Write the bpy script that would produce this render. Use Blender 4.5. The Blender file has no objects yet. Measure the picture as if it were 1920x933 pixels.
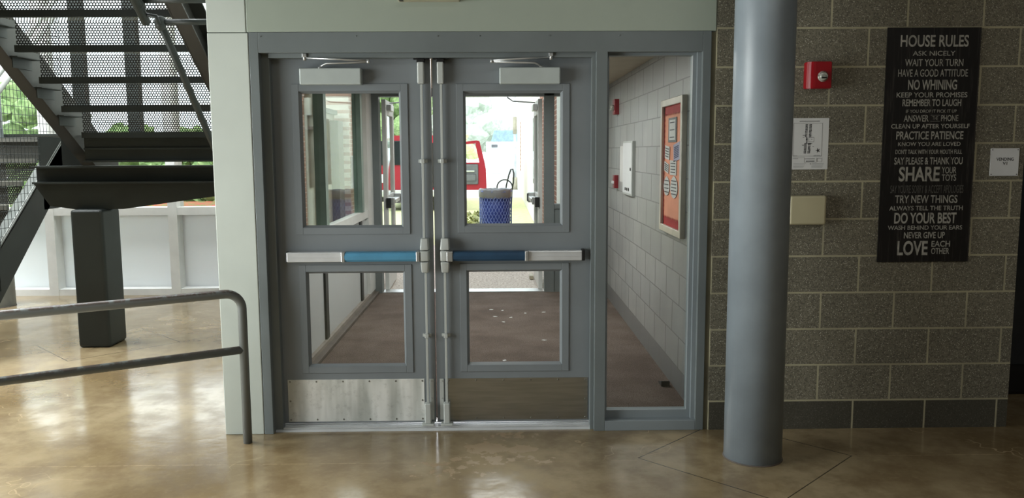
import bpy, bmesh, math, random
from mathutils import Vector, Matrix
random.seed(7)
scene = bpy.context.scene
C = scene.collection
PI = math.pi
ORG = {}

# ------------------------------------------------------------------ materials
def lin(c):
    return tuple((v / 12.92 if v <= 0.04045 else ((v + 0.055) / 1.055) ** 2.4) for v in [x / 255 for x in c]) + (1,)

class NT:
    def __init__(s, name):
        s.m = bpy.data.materials.new(name); s.m.use_nodes = True
        s.t = s.m.node_tree; s.t.nodes.clear()
        s.out = s.n('ShaderNodeOutputMaterial')
    def n(s, typ, **kw):
        nd = s.t.nodes.new(typ)
        for k, v in kw.items(): setattr(nd, k, v)
        return nd
    def l(s, a, b): s.t.links.new(a, b)
    def put(s, sock, v):
        if hasattr(v, 'is_output'): s.l(v, sock)
        else: sock.default_value = v
    def math(s, op, a, b=None, c=None, clamp=False):
        nd = s.n('ShaderNodeMath', operation=op, use_clamp=clamp)
        for i, v in enumerate((a, b, c)):
            if v is not None: s.put(nd.inputs[i], v)
        return nd.outputs[0]
    def mix(s, f, a, b):
        nd = s.n('ShaderNodeMix', data_type='RGBA')
        s.put(nd.inputs['Factor'], f); s.put(nd.inputs['A'], a); s.put(nd.inputs['B'], b)
        return nd.outputs['Result']
    def obj(s):
        return s.n('ShaderNodeTexCoord').outputs['Object']
    def pos(s):
        return s.n('ShaderNodeNewGeometry').outputs['Position']
    def noise(s, co, scale, detail=3, rough=.55):
        nd = s.n('ShaderNodeTexNoise'); s.l(co, nd.inputs['Vector'])
        nd.inputs['Scale'].default_value = scale; nd.inputs['Detail'].default_value = detail; nd.inputs['Roughness'].default_value = rough
        return nd.outputs['Fac']
    def ramp(s, f, a, b):
        nd = s.n('ShaderNodeMapRange', interpolation_type='SMOOTHSTEP')
        s.put(nd.inputs['Value'], f); nd.inputs['From Min'].default_value = a; nd.inputs['From Max'].default_value = b
        return nd.outputs['Result']
    def bsdf(s, col, rough=.5, metal=0., spec=.5, normal=None):
        b = s.n('ShaderNodeBsdfPrincipled')
        s.put(b.inputs['Base Color'], col); s.put(b.inputs['Roughness'], rough); s.put(b.inputs['Metallic'], metal)
        b.inputs['Specular IOR Level'].default_value = spec
        if normal is not None: s.l(normal, b.inputs['Normal'])
        return b.outputs[0]
    def bump(s, h, strength=.3, dist=.01):
        b = s.n('ShaderNodeBump'); b.inputs['Strength'].default_value = strength; b.inputs['Distance'].default_value = dist
        s.l(h, b.inputs['Height']); return b.outputs[0]
    def done(s, sh): s.l(sh, s.out.inputs['Surface']); return s.m

def plain(name, rgb, rough=.5, metal=0., spec=.5, vary=.08, scale=6., bump=0.):
    t = NT(name); co = t.pos(); f = t.noise(co, scale, 4)
    c = lin(rgb); d = tuple(v * (1 - vary * 2) for v in c[:3]) + (1,); e = tuple(min(1, v * (1 + vary)) for v in c[:3]) + (1,)
    n = t.bump(t.noise(co, 180, 2), bump, .002) if bump else None
    return t.done(t.bsdf(t.mix(t.ramp(f, .3, .7), d, e), rough, metal, spec, n))

def glass_mat(name, tint=(.93, .97, .95), refl=1.0):
    t = NT(name)
    tr = t.n('ShaderNodeBsdfTransparent'); tr.inputs[0].default_value = tint + (1,)
    gl = t.n('ShaderNodeBsdfGlossy'); gl.inputs['Roughness'].default_value = .02; gl.inputs[0].default_value = (.9, .95, .93, 1)
    lw = t.n('ShaderNodeLayerWeight'); fr = t.math('ADD', .045, t.math('MULTIPLY', t.math('POWER', lw.outputs['Facing'], 5.), .9))
    mx = t.n('ShaderNodeMixShader')
    t.l(t.math('MULTIPLY', fr, refl), mx.inputs[0]); t.l(tr.outputs[0], mx.inputs[1]); t.l(gl.outputs[0], mx.inputs[2])
    return t.done(mx.outputs[0])

def swizzle(t, a, b, oa=0., ob=0.):
    """2D vector from world axes a, b with offsets"""
    sp = t.n('ShaderNodeSeparateXYZ'); t.l(t.pos(), sp.inputs[0])
    cb = t.n('ShaderNodeCombineXYZ')
    t.l(t.math('ADD', sp.outputs['XYZ'.index(a)], oa), cb.inputs[0]); t.l(t.math('ADD', sp.outputs['XYZ'.index(b)], ob), cb.inputs[1])
    return cb.outputs[0], sp

def block_mat(name, a, oa, ob, w, h, mort, c1, c2, cm, rough=.8, speck=0., base_dark=None, base_z=.1638, spec=.3, bump=.5, ks=1.):
    t = NT(name); v, sp = swizzle(t, a, 'Z', oa, ob)
    mk = t.n('ShaderNodeMapping'); t.l(v, mk.inputs[0]); mk.inputs['Scale'].default_value = (ks, 1, 1); v = mk.outputs[0]; w = w * ks
    br = t.n('ShaderNodeTexBrick'); t.l(v, br.inputs['Vector'])
    br.inputs['Scale'].default_value = 1; br.inputs['Mortar Size'].default_value = mort; br.inputs['Mortar Smooth'].default_value = .15
    br.inputs['Brick Width'].default_value = w; br.inputs['Row Height'].default_value = h; br.offset = .5; br.offset_frequency = 2
    br.inputs['Color1'].default_value = lin(c1); br.inputs['Color2'].default_value = lin(c2); br.inputs['Mortar'].default_value = lin(cm)
    br.inputs['Bias'].default_value = 0
    p = t.pos(); col = br.outputs['Color']; mort_f = br.outputs['Fac']
    big = t.ramp(t.noise(p, 3.2, 5), .3, .7)
    col = t.mix(t.math('MULTIPLY', big, .4), col, tuple(x * .62 for x in lin(c1)[:3]) + (1,))
    if speck:
        vo = t.n('ShaderNodeTexVoronoi'); t.l(p, vo.inputs['Vector']); vo.inputs['Scale'].default_value = 190
        bw = t.n('ShaderNodeSeparateColor'); t.l(vo.outputs['Color'], bw.inputs[0])
        on = t.math('MULTIPLY', t.math('GREATER_THAN', bw.outputs[0], .74), t.math('LESS_THAN', vo.outputs['Distance'], .42))
        on = t.math('MULTIPLY', on, t.math('SUBTRACT', 1, mort_f))
        on = t.math('MULTIPLY', on, t.math('MULTIPLY', bw.outputs[1], speck))
        dk = t.math('MULTIPLY', t.math('LESS_THAN', bw.outputs[0], .3), t.math('SUBTRACT', 1, mort_f))
        col = t.mix(t.math('MULTIPLY', dk, .38), col, lin((28, 26, 22)))
        col = t.mix(on, col, lin((190, 186, 170)))
    if base_dark:
        m = t.math('MULTIPLY', t.math('LESS_THAN', sp.outputs[2], base_z), t.math('SUBTRACT', 1, mort_f))
        col = t.mix(t.math('MULTIPLY', m, .8), col, lin(base_dark))
    n = t.bump(t.math('ADD', t.math('MULTIPLY', mort_f, -1), t.math('MULTIPLY', t.noise(p, 160, 2), .35)), bump, .006)
    return t.done(t.bsdf(col, rough, 0, spec, n))

def hole_mat(name, a, b, rgb, pitch=.0195, rad=.0064):
    """perforated steel sheet: hexagonal lattice of round holes in the world plane a-b"""
    t = NT(name); v, sp = swizzle(t, a, b)
    S = (pitch, pitch * math.sqrt(3), 1.)
    def dist(off):
        ad = t.n('ShaderNodeVectorMath', operation='ADD'); t.l(v, ad.inputs[0]); ad.inputs[1].default_value = off
        w = t.n('ShaderNodeVectorMath', operation='WRAP'); t.l(ad.outputs[0], w.inputs[0])
        w.inputs[1].default_value = (S[0] / 2, S[1] / 2, .5); w.inputs[2].default_value = (-S[0] / 2, -S[1] / 2, -.5)
        ln = t.n('ShaderNodeVectorMath', operation='LENGTH'); t.l(w.outputs[0], ln.inputs[0]); return ln.outputs['Value']
    d = t.math('MINIMUM', dist((0, 0, 0)), dist((S[0] / 2, S[1] / 2, 0)))
    hole = t.math('LESS_THAN', d, rad)
    tr = t.n('ShaderNodeBsdfTransparent'); mx = t.n('ShaderNodeMixShader')
    t.l(hole, mx.inputs[0]); t.l(t.bsdf(lin(rgb), .5), mx.inputs[1]); t.l(tr.outputs[0], mx.inputs[2])
    return t.done(mx.outputs[0])

def floor_mat():
    t = NT('stained_concrete'); p = t.pos(); sp = t.n('ShaderNodeSeparateXYZ'); t.l(p, sp.inputs[0]); X, Y, Z = sp.outputs
    n1 = t.noise(p, .9, 6, .6); n2 = t.noise(p, 5, 6, .65); n3 = t.noise(p, 28, 4, .6)
    col = t.mix(t.ramp(n1, .35, .65), lin((122, 104, 74)), lin((160, 143, 112)))
    col = t.mix(t.math('MULTIPLY', t.ramp(n2, .38, .68), .55), col, lin((102, 82, 55)))
    col = t.mix(t.math('MULTIPLY', t.ramp(n3, .5, .75), .22), col, lin((165, 145, 110)))
    # saw cut joints: one line along the door wall and a diamond round each column
    def diamond(cx, cy, r, k=1.):
        return t.math('ABSOLUTE', t.math('SUBTRACT', t.math('ADD', t.math('ABSOLUTE', t.math('SUBTRACT', X, cx)), t.math('MULTIPLY', t.math('ABSOLUTE', t.math('SUBTRACT', Y, cy)), k)), r))
    d = t.math('MINIMUM', diamond(1.245, -.415, .547), diamond(-3.27, 2.29, .61))
    d = t.math('MINIMUM', d, diamond(-5.16, 4.0, .8))
    jl = t.math('ADD', t.math('ABSOLUTE', t.math('ADD', Y, .447)), t.math('MULTIPLY', t.math('GREATER_THAN', X, .69), 10))
    jl2 = t.math('ADD', t.math('ABSOLUTE', t.math('ADD', Y, .417)), t.math('MULTIPLY', t.math('LESS_THAN', X, 1.80), 10))
    wob = t.math('MULTIPLY', t.noise(p, 30, 2), .002)
    line = t.math('LESS_THAN', t.math('ADD', d, wob), .0055)
    line2 = t.math('LESS_THAN', t.math('ADD', t.math('MINIMUM', jl, jl2), wob), .003)
    col = t.mix(t.math('MULTIPLY', line, .9), col, lin((44, 32, 22)))
    col = t.mix(t.math('MULTIPLY', line2, t.ramp(n3, .35, .55)), col, lin((168, 146, 112)))
    # hairline cracks
    vo = t.n('ShaderNodeTexVoronoi', feature='DISTANCE_TO_EDGE'); vo.inputs['Scale'].default_value = .55
    wv = t.n('ShaderNodeVectorMath', operation='ADD'); t.l(p, wv.inputs[0])
    nz = t.n('ShaderNodeTexNoise'); t.l(p, nz.inputs['Vector']); nz.inputs['Scale'].default_value = 4
    t.l(nz.outputs['Color'], wv.inputs[1]); t.l(wv.outputs[0], vo.inputs['Vector'])
    cr = t.math('MULTIPLY', t.math('LESS_THAN', vo.outputs['Distance'], .0032), t.ramp(t.noise(p, 1.6, 2), .5, .6))
    col = t.mix(t.math('MULTIPLY', cr, .55), col, lin((190, 168, 132)))
    # worn patches of bare concrete in front of the doors
    def blob(cx, cy, rx, ry):
        a = t.math('POWER', t.math('DIVIDE', t.math('SUBTRACT', X, cx), rx), 2.); b = t.math('POWER', t.math('DIVIDE', t.math('SUBTRACT', Y, cy), ry), 2.)
        return t.math('SUBTRACT', 1, t.math('ADD', a, b), clamp=True)
    bl = t.math('MAXIMUM', blob(-.075, -.25, .16, .14), blob(.11, -.27, .12, .09))
    bl = t.math('MAXIMUM', bl, t.math('MULTIPLY', blob(-.02, -.42, .5, .12), .62))
    bl = t.math('MAXIMUM', bl, t.math('MULTIPLY', blob(-.25, -.55, .35, .2), .55))
    bl = t.math('MAXIMUM', bl, t.math('MULTIPLY', blob(.02, -.08, .3, .12), .6))
    patch = t.math('GREATER_THAN', t.math('ADD', t.math('MULTIPLY', bl, .42), t.noise(p, 14, 5, .62)), .755)
    col = t.mix(patch, col, lin((150, 128, 96)))
    rough = t.math('ADD', t.math('MULTIPLY', t.ramp(n2, .3, .7), .12), .10)
    rough = t.math('ADD', rough, t.math('MULTIPLY', patch, .4))
    nrm = t.bump(t.math('ADD', t.noise(p, 5, 3), t.math('MULTIPLY', n3, .2)), .12, .012)
    return t.done(t.bsdf(col, rough, 0, .8, nrm))

def carpet_mat():
    t = NT('ribbed_mat'); p = t.pos(); n = t.noise(p, 140, 2); b = t.noise(p, 2.5, 4)
    c = t.mix(t.ramp(b, .3, .7), lin((98, 86, 80)), lin((118, 106, 99)))
    c = t.mix(t.math('MULTIPLY', t.ramp(n, .4, .65), .7), c, lin((66, 55, 50)))
    return t.done(t.bsdf(c, .95, 0, .1, t.bump(n, .6, .006)))

def ground_mat(name, c1, c2, scale, rough=.9):
    t = NT(name); p = t.pos(); n = t.noise(p, scale, 4); b = t.noise(p, scale * .05, 3)
    c = t.mix(t.ramp(n, .35, .65), lin(c1), lin(c2)); c = t.mix(t.math('MULTIPLY', b, .3), c, lin(c2))
    return t.done(t.bsdf(c, rough, 0, .2))

M = {}
M['door'] = plain('grey_door_paint', (124, 130, 134), .42, vary=.04, scale=2)
M['frame'] = plain('grey_frame_paint', (112, 119, 120), .42, vary=.05, scale=2)
M['frame_light'] = plain('grey_sidelight_paint', (130, 138, 142), .42, vary=.04, scale=2)
M['panel'] = plain('pale_metal_panel', (196, 203, 196), .45, vary=.04, scale=1.2)
M['header'] = plain('shaded_header_panel', (158, 167, 155), .45, vary=.03, scale=1.2)  # pilaster cladding again, darkened: light falloff over the header put into the colour
M['seam'] = plain('dark_seam', (84, 92, 86), .7)
M['caulk'] = plain('mortar_caulk', (126, 122, 104), .85)
M['alu'] = plain('satin_aluminium', (198, 200, 200), .34, .75, vary=.04)
M['alu_bright'] = plain('brushed_aluminium', (222, 224, 226), .30, .35, vary=.04)
M['alu_dull'] = plain('painted_silver', (188, 192, 189), .36, .12, vary=.03)
M['closer'] = plain('silver_closer_cover', (184, 192, 190), .36, .15, vary=.03)
M['blue'] = plain('sky_blue_touch_pad', (84, 146, 180), .34, 0, vary=.05)
M['navy'] = plain('dark_blue_touch_pad', (38, 70, 98), .34, 0, vary=.1)
M['black'] = plain('black_plastic', (18, 18, 18), .5)
M['screw'] = plain('screw_steel', (150, 150, 145), .35, .9)
M['dark_steel'] = plain('dark_grey_steel_paint', (40, 46, 44), .5, vary=.1, scale=3)
M['stringer'] = plain('stringer_paint', (44, 43, 38), .5, vary=.12, scale=4)
M['nosing'] = plain('worn_nosing_steel', (104, 104, 98), .5)
M['rail_grey'] = plain('light_grey_rail_paint', (128, 131, 126), .5)
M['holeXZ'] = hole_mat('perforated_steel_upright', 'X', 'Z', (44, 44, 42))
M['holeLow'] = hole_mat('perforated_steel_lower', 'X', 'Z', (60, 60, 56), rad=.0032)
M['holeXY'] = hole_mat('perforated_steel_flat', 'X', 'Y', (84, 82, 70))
M['flange'] = plain('grey_flange_paint', (88, 92, 88), .7, spec=.2)
M['column'] = plain('grey_column_paint', (138, 148, 156), .38, vary=.07, scale=3)
M['white_metal'] = plain('white_window_metal', (212, 213, 210), .45, vary=.03)
M['white_panel'] = plain('white_infill_panel', (214, 212, 205), .5, vary=.04, scale=1)
def frosted():
    t = NT('white_frosted_panel'); d = t.bsdf(lin((226, 228, 228)), .5); tl = t.n('ShaderNodeBsdfTranslucent'); tl.inputs[0].default_value = (.86, .92, .93, 1)
    mx = t.n('ShaderNodeMixShader'); mx.inputs[0].default_value = .5; t.l(d, mx.inputs[1]); t.l(tl.outputs[0], mx.inputs[2]); return t.done(mx.outputs[0])
M['frosted'] = frosted()
M['curb'] = plain('grey_floor_curb', (92, 84, 78), .7); M['base_rail'] = plain('grey_base_rail', (140, 132, 124), .5)
M['mull_green'] = plain('green_grey_mullion', (118, 140, 132), .35, .1)
M['glass'] = glass_mat('clear_glass', (.92, .95, .94), .7)
M['glass_green'] = glass_mat('greenish_glass', (.95, .98, .97), .5)
M['floor'] = floor_mat(); M['carpet'] = carpet_mat()
M['cmu'] = block_mat('ground_face_block', 'X', -1.766 + .4064 * 10 - .2032, -.1638 + .2032 * 10, .4064, .2032, .0055, (126, 121, 105), (116, 112, 98), (176, 170, 142), .75, speck=1.0, base_dark=(62, 60, 52), spec=.3, bump=.3)
M['cmu_paint'] = block_mat('painted_block', 'Y', 10.16 - .1, -.1638 + .2032 * 10, .4064, .2032, .0045, (168, 168, 166), (158, 159, 158), (112, 112, 110), .4, base_dark=(112, 112, 114), spec=.5, bump=.4, ks=.42)
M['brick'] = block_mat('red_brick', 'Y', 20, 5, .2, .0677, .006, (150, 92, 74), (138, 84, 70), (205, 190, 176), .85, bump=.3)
M['brick_pale'] = block_mat('sunlit_brick', 'Y', 20, 5, .2, .0677, .006, (186, 152, 136), (176, 142, 126), (216, 206, 196), .85, bump=.3)  # paler copy of the red brick, bright daylight put into the colour
M['white_glare_wall'] = plain('white_and_glare_wall', (236, 236, 232), .8, vary=.02)  # white pier and copings; also brick with its overexposure put into the colour
M['dark_wall'] = plain('dark_parts_and_gloom', (60, 58, 54), .7)  # corridor gloom put into the wall colour; wedge and lug are dark themselves
M['ceil'] = plain('cream_ceiling', (188, 176, 156), .8, vary=.03)
M['ceil_dark'] = plain('dim_ceiling', (120, 120, 114), .85)
M['red'] = plain('red_plastic', (150, 14, 26), .28, vary=.06)
M['red_dark'] = plain('dark_red_plastic', (138, 28, 40), .35)
M['beige'] = plain('beige_plastic', (186, 178, 146), .45, vary=.02)
M['cream'] = plain('cream_plastic', (176, 170, 150), .5)
M['white'] = plain('white_enamel', (222, 224, 226), .4, vary=.02)
M['paper'] = plain('white_paper', (214, 214, 212), .6, vary=.03)
M['ink'] = plain('dark_ink', (44, 44, 46), .7)
M['ink_grey'] = plain('grey_ink', (92, 92, 94), .7)
M['ink_blue'] = plain('blue_grey_ink', (86, 88, 120), .7)
M['lavender'] = plain('lavender_paper', (178, 176, 200), .7)
M['grey_paper'] = plain('grey_card', (120, 122, 122), .6)
M['peach'] = plain('salmon_backing_paper', (240, 160, 128), .7, vary=.05)
M['red_trim'] = plain('red_border_trim', (176, 34, 34), .7)
M['bronze'] = plain('silver_bronze_frame', (206, 196, 186), .35, .3)
M['clear_lens'] = plain('clear_strobe_lens', (196, 198, 188), .12, .2, vary=.25, scale=90)
M['letters'] = plain('chalk_white_letters', (170, 168, 160), .7, vary=.15, scale=40)
M['letters_dim'] = plain('faded_grey_letters', (98, 96, 92), .7, vary=.15, scale=40)
def poster_mat():
    t = NT('black_wood_poster'); p = t.pos(); mp = t.n('ShaderNodeMapping'); t.l(p, mp.inputs[0]); mp.inputs['Scale'].default_value = (60, 1, 3)
    n = t.noise(mp.outputs[0], 1, 4, .7); sp = t.n('ShaderNodeSeparateXYZ'); t.l(p, sp.inputs[0])
    c = t.mix(t.ramp(n, .5, .8), lin((27, 25, 24)), lin((74, 70, 66)))
    w = t.math('PINGPONG', t.math('ADD', sp.outputs[0], -2.063), .0625)
    c = t.mix(t.math('MULTIPLY', t.math('LESS_THAN', w, .0012), .6), c, lin((80, 76, 72)))
    return t.done(t.bsdf(c, .5, 0, .3))
M['poster'] = poster_mat()
def rust_rail():
    t = NT('chipped_grey_rail'); p = t.pos(); g = t.n('ShaderNodeNewGeometry'); sp = t.n('ShaderNodeSeparateXYZ'); t.l(g.outputs['Normal'], sp.inputs[0])
    f = t.math('MULTIPLY', t.ramp(sp.outputs[2], .2, .8), t.ramp(t.noise(p, 22, 5, .7), .38, .5))
    c = t.mix(f, lin((110, 114, 112)), lin((74, 58, 48)))
    return t.done(t.bsdf(c, .42))
M['rail'] = rust_rail()
def kick_mat():
    t = NT('stainless_kick_plate'); p = t.pos(); mp = t.n('ShaderNodeMapping'); t.l(p, mp.inputs[0]); mp.inputs['Scale'].default_value = (4, 1, 60)
    n = t.noise(mp.outputs[0], 1, 3); b = t.noise(p, 5, 3)
    c = t.mix(t.ramp(n, .3, .7), lin((176, 178, 176)), lin((192, 193, 191)))
    rg = t.math('ADD', .26, t.math('MULTIPLY', t.noise(p, 12, 5, .7), .14))
    return t.done(t.bsdf(c, rg, 1., .5, t.bump(b, .25, .02)))
M['kick'] = kick_mat()
def kick_left():
    t = NT('dented_bright_kick_plate'); p = t.pos(); mp = t.n('ShaderNodeMapping'); t.l(p, mp.inputs[0]); mp.inputs['Scale'].default_value = (7, 1, 1.2)
    b = t.noise(mp.outputs[0], 1, 3, .5); f = t.noise(p, 26, 5, .7)
    c = t.mix(t.ramp(b, .38, .62), lin((196, 200, 196)), lin((244, 246, 244)))  # pale streaks: reflected window light put into the colour of the dented plate
    c = t.mix(t.math('MULTIPLY', t.ramp(f, .5, .75), .3), c, lin((130, 134, 130)))
    return t.done(t.bsdf(c, .34, .3, .5, t.bump(b, .5, .03)))
M['kick_left'] = kick_left()
M['van_red'] = plain('red_van_paint', (154, 36, 52), .3, vary=.02)
M['van_grey'] = plain('grey_door_lining', (104, 106, 112), .6)
M['van_dark'] = plain('dark_van_glass', (40, 44, 48), .1)
M['tyre'] = plain('tyre_rubber', (24, 24, 24), .8)
M['barrel'] = plain('blue_bin_body', (40, 66, 150), .45, vary=.05)
M['bin_mesh'] = plain('blue_coated_mesh', (120, 140, 204), .45)
M['liner'] = plain('grey_bin_liner', (120, 124, 128), .35)
M['pave'] = ground_mat('pebbled_concrete', (226, 216, 206), (168, 158, 150), 40)
M['grass'] = ground_mat('sunny_grass', (188, 198, 146), (212, 210, 166), 9)
M['lot'] = ground_mat('pale_car_park', (214, 214, 212), (200, 200, 198), 2)
M['leaf'] = ground_mat('hazy_foliage', (172, 184, 168), (204, 212, 200), 3)  # haze of distance painted into the pale leaf colours
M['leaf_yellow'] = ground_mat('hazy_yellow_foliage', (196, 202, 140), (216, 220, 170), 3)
M['leaf_green'] = ground_mat('shrub_foliage', (96, 124, 76), (150, 172, 118), 8)
M['flower'] = ground_mat('red_flowers', (196, 60, 76), (110, 130, 80), 14)
M['bark'] = plain('bark', (110, 100, 90), .9)
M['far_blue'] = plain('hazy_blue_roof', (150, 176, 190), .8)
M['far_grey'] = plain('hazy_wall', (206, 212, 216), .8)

# ------------------------------------------------------------------ mesh helpers
def bx(bm, x0, x1, y0, y1, z0, z1, bev=0., seg=2):
    x0, x1 = min(x0, x1), max(x0, x1); y0, y1 = min(y0, y1), max(y0, y1); z0, z1 = min(z0, z1), max(z0, z1)
    v = [bm.verts.new((x, y, z)) for z in (z0, z1) for y in (y0, y1) for x in (x0, x1)]
    f = [bm.faces.new([v[i] for i in q]) for q in ((0, 2, 3, 1), (4, 5, 7, 6), (0, 1, 5, 4), (2, 6, 7, 3), (0, 4, 6, 2), (1, 3, 7, 5))]
    if bev: bmesh.ops.bevel(bm, geom=list({e for q in f for e in q.edges}), offset=bev, segments=seg, affect='EDGES', profile=.5)
def box(*a, bev=0., seg=2):
    bm = bmesh.new(); bx(bm, *a, bev=bev, seg=seg); return bm
def prism(bm, pts, axis, a, b):
    """polygon pts (2D) extruded along axis from a to b"""
    def P(q, t): return {'X': (t, q[0], q[1]), 'Y': (q[0], t, q[1]), 'Z': (q[0], q[1], t)}[axis]
    A = [bm.verts.new(P(q, a)) for q in pts]; B = [bm.verts.new(P(q, b)) for q in pts]; n = len(pts)
    fs = [bm.faces.new(A), bm.faces.new(B[::-1])] + [bm.faces.new((A[i], B[i], B[(i + 1) % n], A[(i + 1) % n])) for i in range(n)]
    bmesh.ops.recalc_face_normals(bm, faces=fs)
def quad(bm, *p):
    return bm.faces.new([bm.verts.new(q) for q in p])
def tube(bm, pts, r, seg=12, caps=True):
    pts = [Vector(p) for p in pts]; rings = []; up = None
    for i, p in enumerate(pts):
        d = (pts[min(i + 1, len(pts) - 1)] - pts[max(i - 1, 0)]).normalized()
        if up is None:
            up = d.cross(Vector((0, 0, 1)) if abs(d.z) < .9 else Vector((1, 0, 0))).normalized()
        else: up = (up - d * up.dot(d)).normalized()
        s = d.cross(up); rr = r[i] if isinstance(r, (list, tuple)) else r
        rings.append([bm.verts.new(p + (up * math.cos(k * 2 * PI / seg) + s * math.sin(k * 2 * PI / seg)) * rr) for k in range(seg)])
    fs = []
    for a, b in zip(rings, rings[1:]):
        for k in range(seg): f = bm.faces.new((a[k], a[(k + 1) % seg], b[(k + 1) % seg], b[k])); f.smooth = True; fs.append(f)
    if caps: fs += [bm.faces.new(rings[0][::-1]), bm.faces.new(rings[-1])]
    bmesh.ops.recalc_face_normals(bm, faces=fs)
def lathe(bm, cx, cy, prof, seg=32, cap=True):
    rings = [[bm.verts.new((cx + r * math.cos(k * 2 * PI / seg), cy + r * math.sin(k * 2 * PI / seg), z)) for k in range(seg)] for r, z in prof]
    fs = []
    for a, b in zip(rings, rings[1:]):
        for k in range(seg): f = bm.faces.new((a[k], a[(k + 1) % seg], b[(k + 1) % seg], b[k])); f.smooth = True; fs.append(f)
    if cap: fs += [bm.faces.new(rings[0][::-1]), bm.faces.new(rings[-1])]
    bmesh.ops.recalc_face_normals(bm, faces=fs)
def arc(c, r, a0, a1, u, v, n=6):
    c, u, v = Vector(c), Vector(u), Vector(v)
    return [c + (u * math.cos(a0 + (a1 - a0) * i / n) + v * math.sin(a0 + (a1 - a0) * i / n)) * r for i in range(n + 1)]

# ------------------------------------------------------------------ object helpers
def tag(o, label=None, cat=None, group=None, kind=None):
    for k, v in (('label', label), ('category', cat), ('group', group), ('kind', kind)):
        if v: o[k] = v
    return o
def thing(name, label, cat, loc, group=None, kind=None):
    o = bpy.data.objects.new(name, None); C.objects.link(o); o.location = loc; o.empty_display_size = .05
    ORG[o.name] = Vector(loc); return tag(o, label, cat, group, kind)
def obj(name, bm, mat, parent=None, label=None):
    """one mesh object from world-space bmesh"""
    me = bpy.data.meshes.new(name)
    if parent is not None: off = ORG[parent.name]
    else:
        vs = [v.co for v in bm.verts]
        off = Vector(((min(v.x for v in vs) + max(v.x for v in vs)) / 2, (min(v.y for v in vs) + max(v.y for v in vs)) / 2, min(v.z for v in vs)))
    bmesh.ops.translate(bm, verts=bm.verts, vec=-off)
    bm.to_mesh(me); bm.free(); me.materials.append(mat)
    o = bpy.data.objects.new(name, me); C.objects.link(o)
    if parent is not None: o.parent = parent
    else: o.location = off
    ORG[o.name] = off.copy()
    if label: o['label'] = label
    return o
def struct(name, bm, mat, label, cat):
    return tag(obj(name, bm, mat), label, cat, None, 'structure')
def text_bm(bm, s, x0, x1, z0, z1, y, bold=.0, plane='XZ', spacing=1.):
    cu = bpy.data.curves.new('t', 'FONT'); cu.body = s; cu.size = 1; cu.offset = bold; cu.space_character = spacing
    cu.resolution_u = 4; cu.extrude = 0
    o = bpy.data.objects.new('t', cu); C.objects.link(o)
    dg = bpy.context.evaluated_depsgraph_get(); me = bpy.data.meshes.new_from_object(o.evaluated_get(dg))
    xs = [v.co.x for v in me.vertices]; ys = [v.co.y for v in me.vertices]
    a, b, c, d = min(xs), max(xs), min(ys), max(ys)
    if not any(ch in s for ch in "&',"): pass
    vm = [bm.verts.new((x0 + (v.co.x - a) / (b - a) * (x1 - x0), y, z0 + (v.co.y - c) / (d - c) * (z1 - z0))) for v in me.vertices]
    for p in me.polygons:
        try: bm.faces.new([vm[i] for i in p.vertices])
        except ValueError: pass
    bpy.data.objects.remove(o); bpy.data.curves.remove(cu); bpy.data.meshes.remove(me)
def screws(bm, pts, y, r=.006):
    for x, z in pts:
        tube(bm, [(x, y, z), (x, y - .003, z)], [r, r * .7], 8)

# ================================================================== SETTING
DF = .09            # face of the door leaves
floor = box(-9, 7, -9, 4.75, -.3, 0)
struct('floor', floor, M['floor'], 'glossy brown stained concrete floor of the hall', 'floor')
struct('carpet_floor', box(-1.33, 1.14, .26, 4.56, 0, .008), M['carpet'], 'brown ribbed entrance mat floor inside the vestibule', 'floor')
struct('wall_right', box(1.158, 2.845, 0, .2, 0, 5), M['cmu'], 'dark speckled ground face block wall right of the doors', 'wall')
struct('trim_1', box(1.1315, 1.158, .012, .15, 0, 2.19), M['caulk'], 'pale mortar joint strip between sidelight frame and block wall', 'trim')
# pale metal pilaster and header
struct('wall_pilaster', box(-1.53, -1.3165, .0, .22, 0, 2.179, bev=.004), M['panel'], 'pale metal clad pilaster left of the doors', 'wall')
struct('wall_pilaster_upper', box(-1.53, -1.3255, .0, .22, 2.183, 5, bev=.004), M['panel'], 'pale metal clad upper part of the pilaster above the seam', 'wall')
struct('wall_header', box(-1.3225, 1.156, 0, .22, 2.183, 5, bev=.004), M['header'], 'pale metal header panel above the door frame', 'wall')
struct('trim_2', box(-1.529, 1.15, .006, .2, 2.178, 2.185), M['seam'], 'dark horizontal seam under the header panel', 'trim')
struct('wall_corridor', box(2.65, 2.845, .2, 6, 0, 5), M['dark_wall'], 'dark return wall of the corridor at far right', 'wall')
struct('wall_back', box(-9.2, 7.2, -9.2, -9, 0, 6), M['ceil_dark'], 'hall wall behind the camera', 'wall')
struct('wall_left', box(-9.2, -9, -9, 4.8, 0, 6.5), M['ceil_dark'], 'far left wall of the hall', 'wall')
struct('wall_far_right', box(7, 7.2, -9, 6, 0, 6), M['dark_wall'], 'dark far right wall of the hall', 'wall')
struct('wall_corridor_end', box(2.845, 7, 5.8, 6, 0, 5), M['dark_wall'], 'dark end wall of the corridor', 'wall')
struct('ceiling', box(-9, 7, -9, -1.25, 4.3, 4.5), M['ceil_dark'], 'hall ceiling slab', 'ceiling')
struct('ceiling_corridor', box(1.158, 7, -1.25, 6, 4.3, 4.5), M['ceil_dark'], 'corridor ceiling slab', 'ceiling')
struct('ceiling_atrium', box(-9, 1.158, -1.25, 4.8, 6.5, 6.7), M['ceil_dark'], 'ceiling high over the stair hall', 'ceiling')
struct('wall_upper', box(1.16, 1.3, -1.25, 4.8, 4.5, 6.5), M['ceil_dark'], 'upper wall over the stair hall', 'wall')
struct('wall_upper_front', box(-9, 1.3, -1.4, -1.25, 4.5, 6.5), M['ceil_dark'], 'upper front wall of the stair hall', 'wall')
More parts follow.
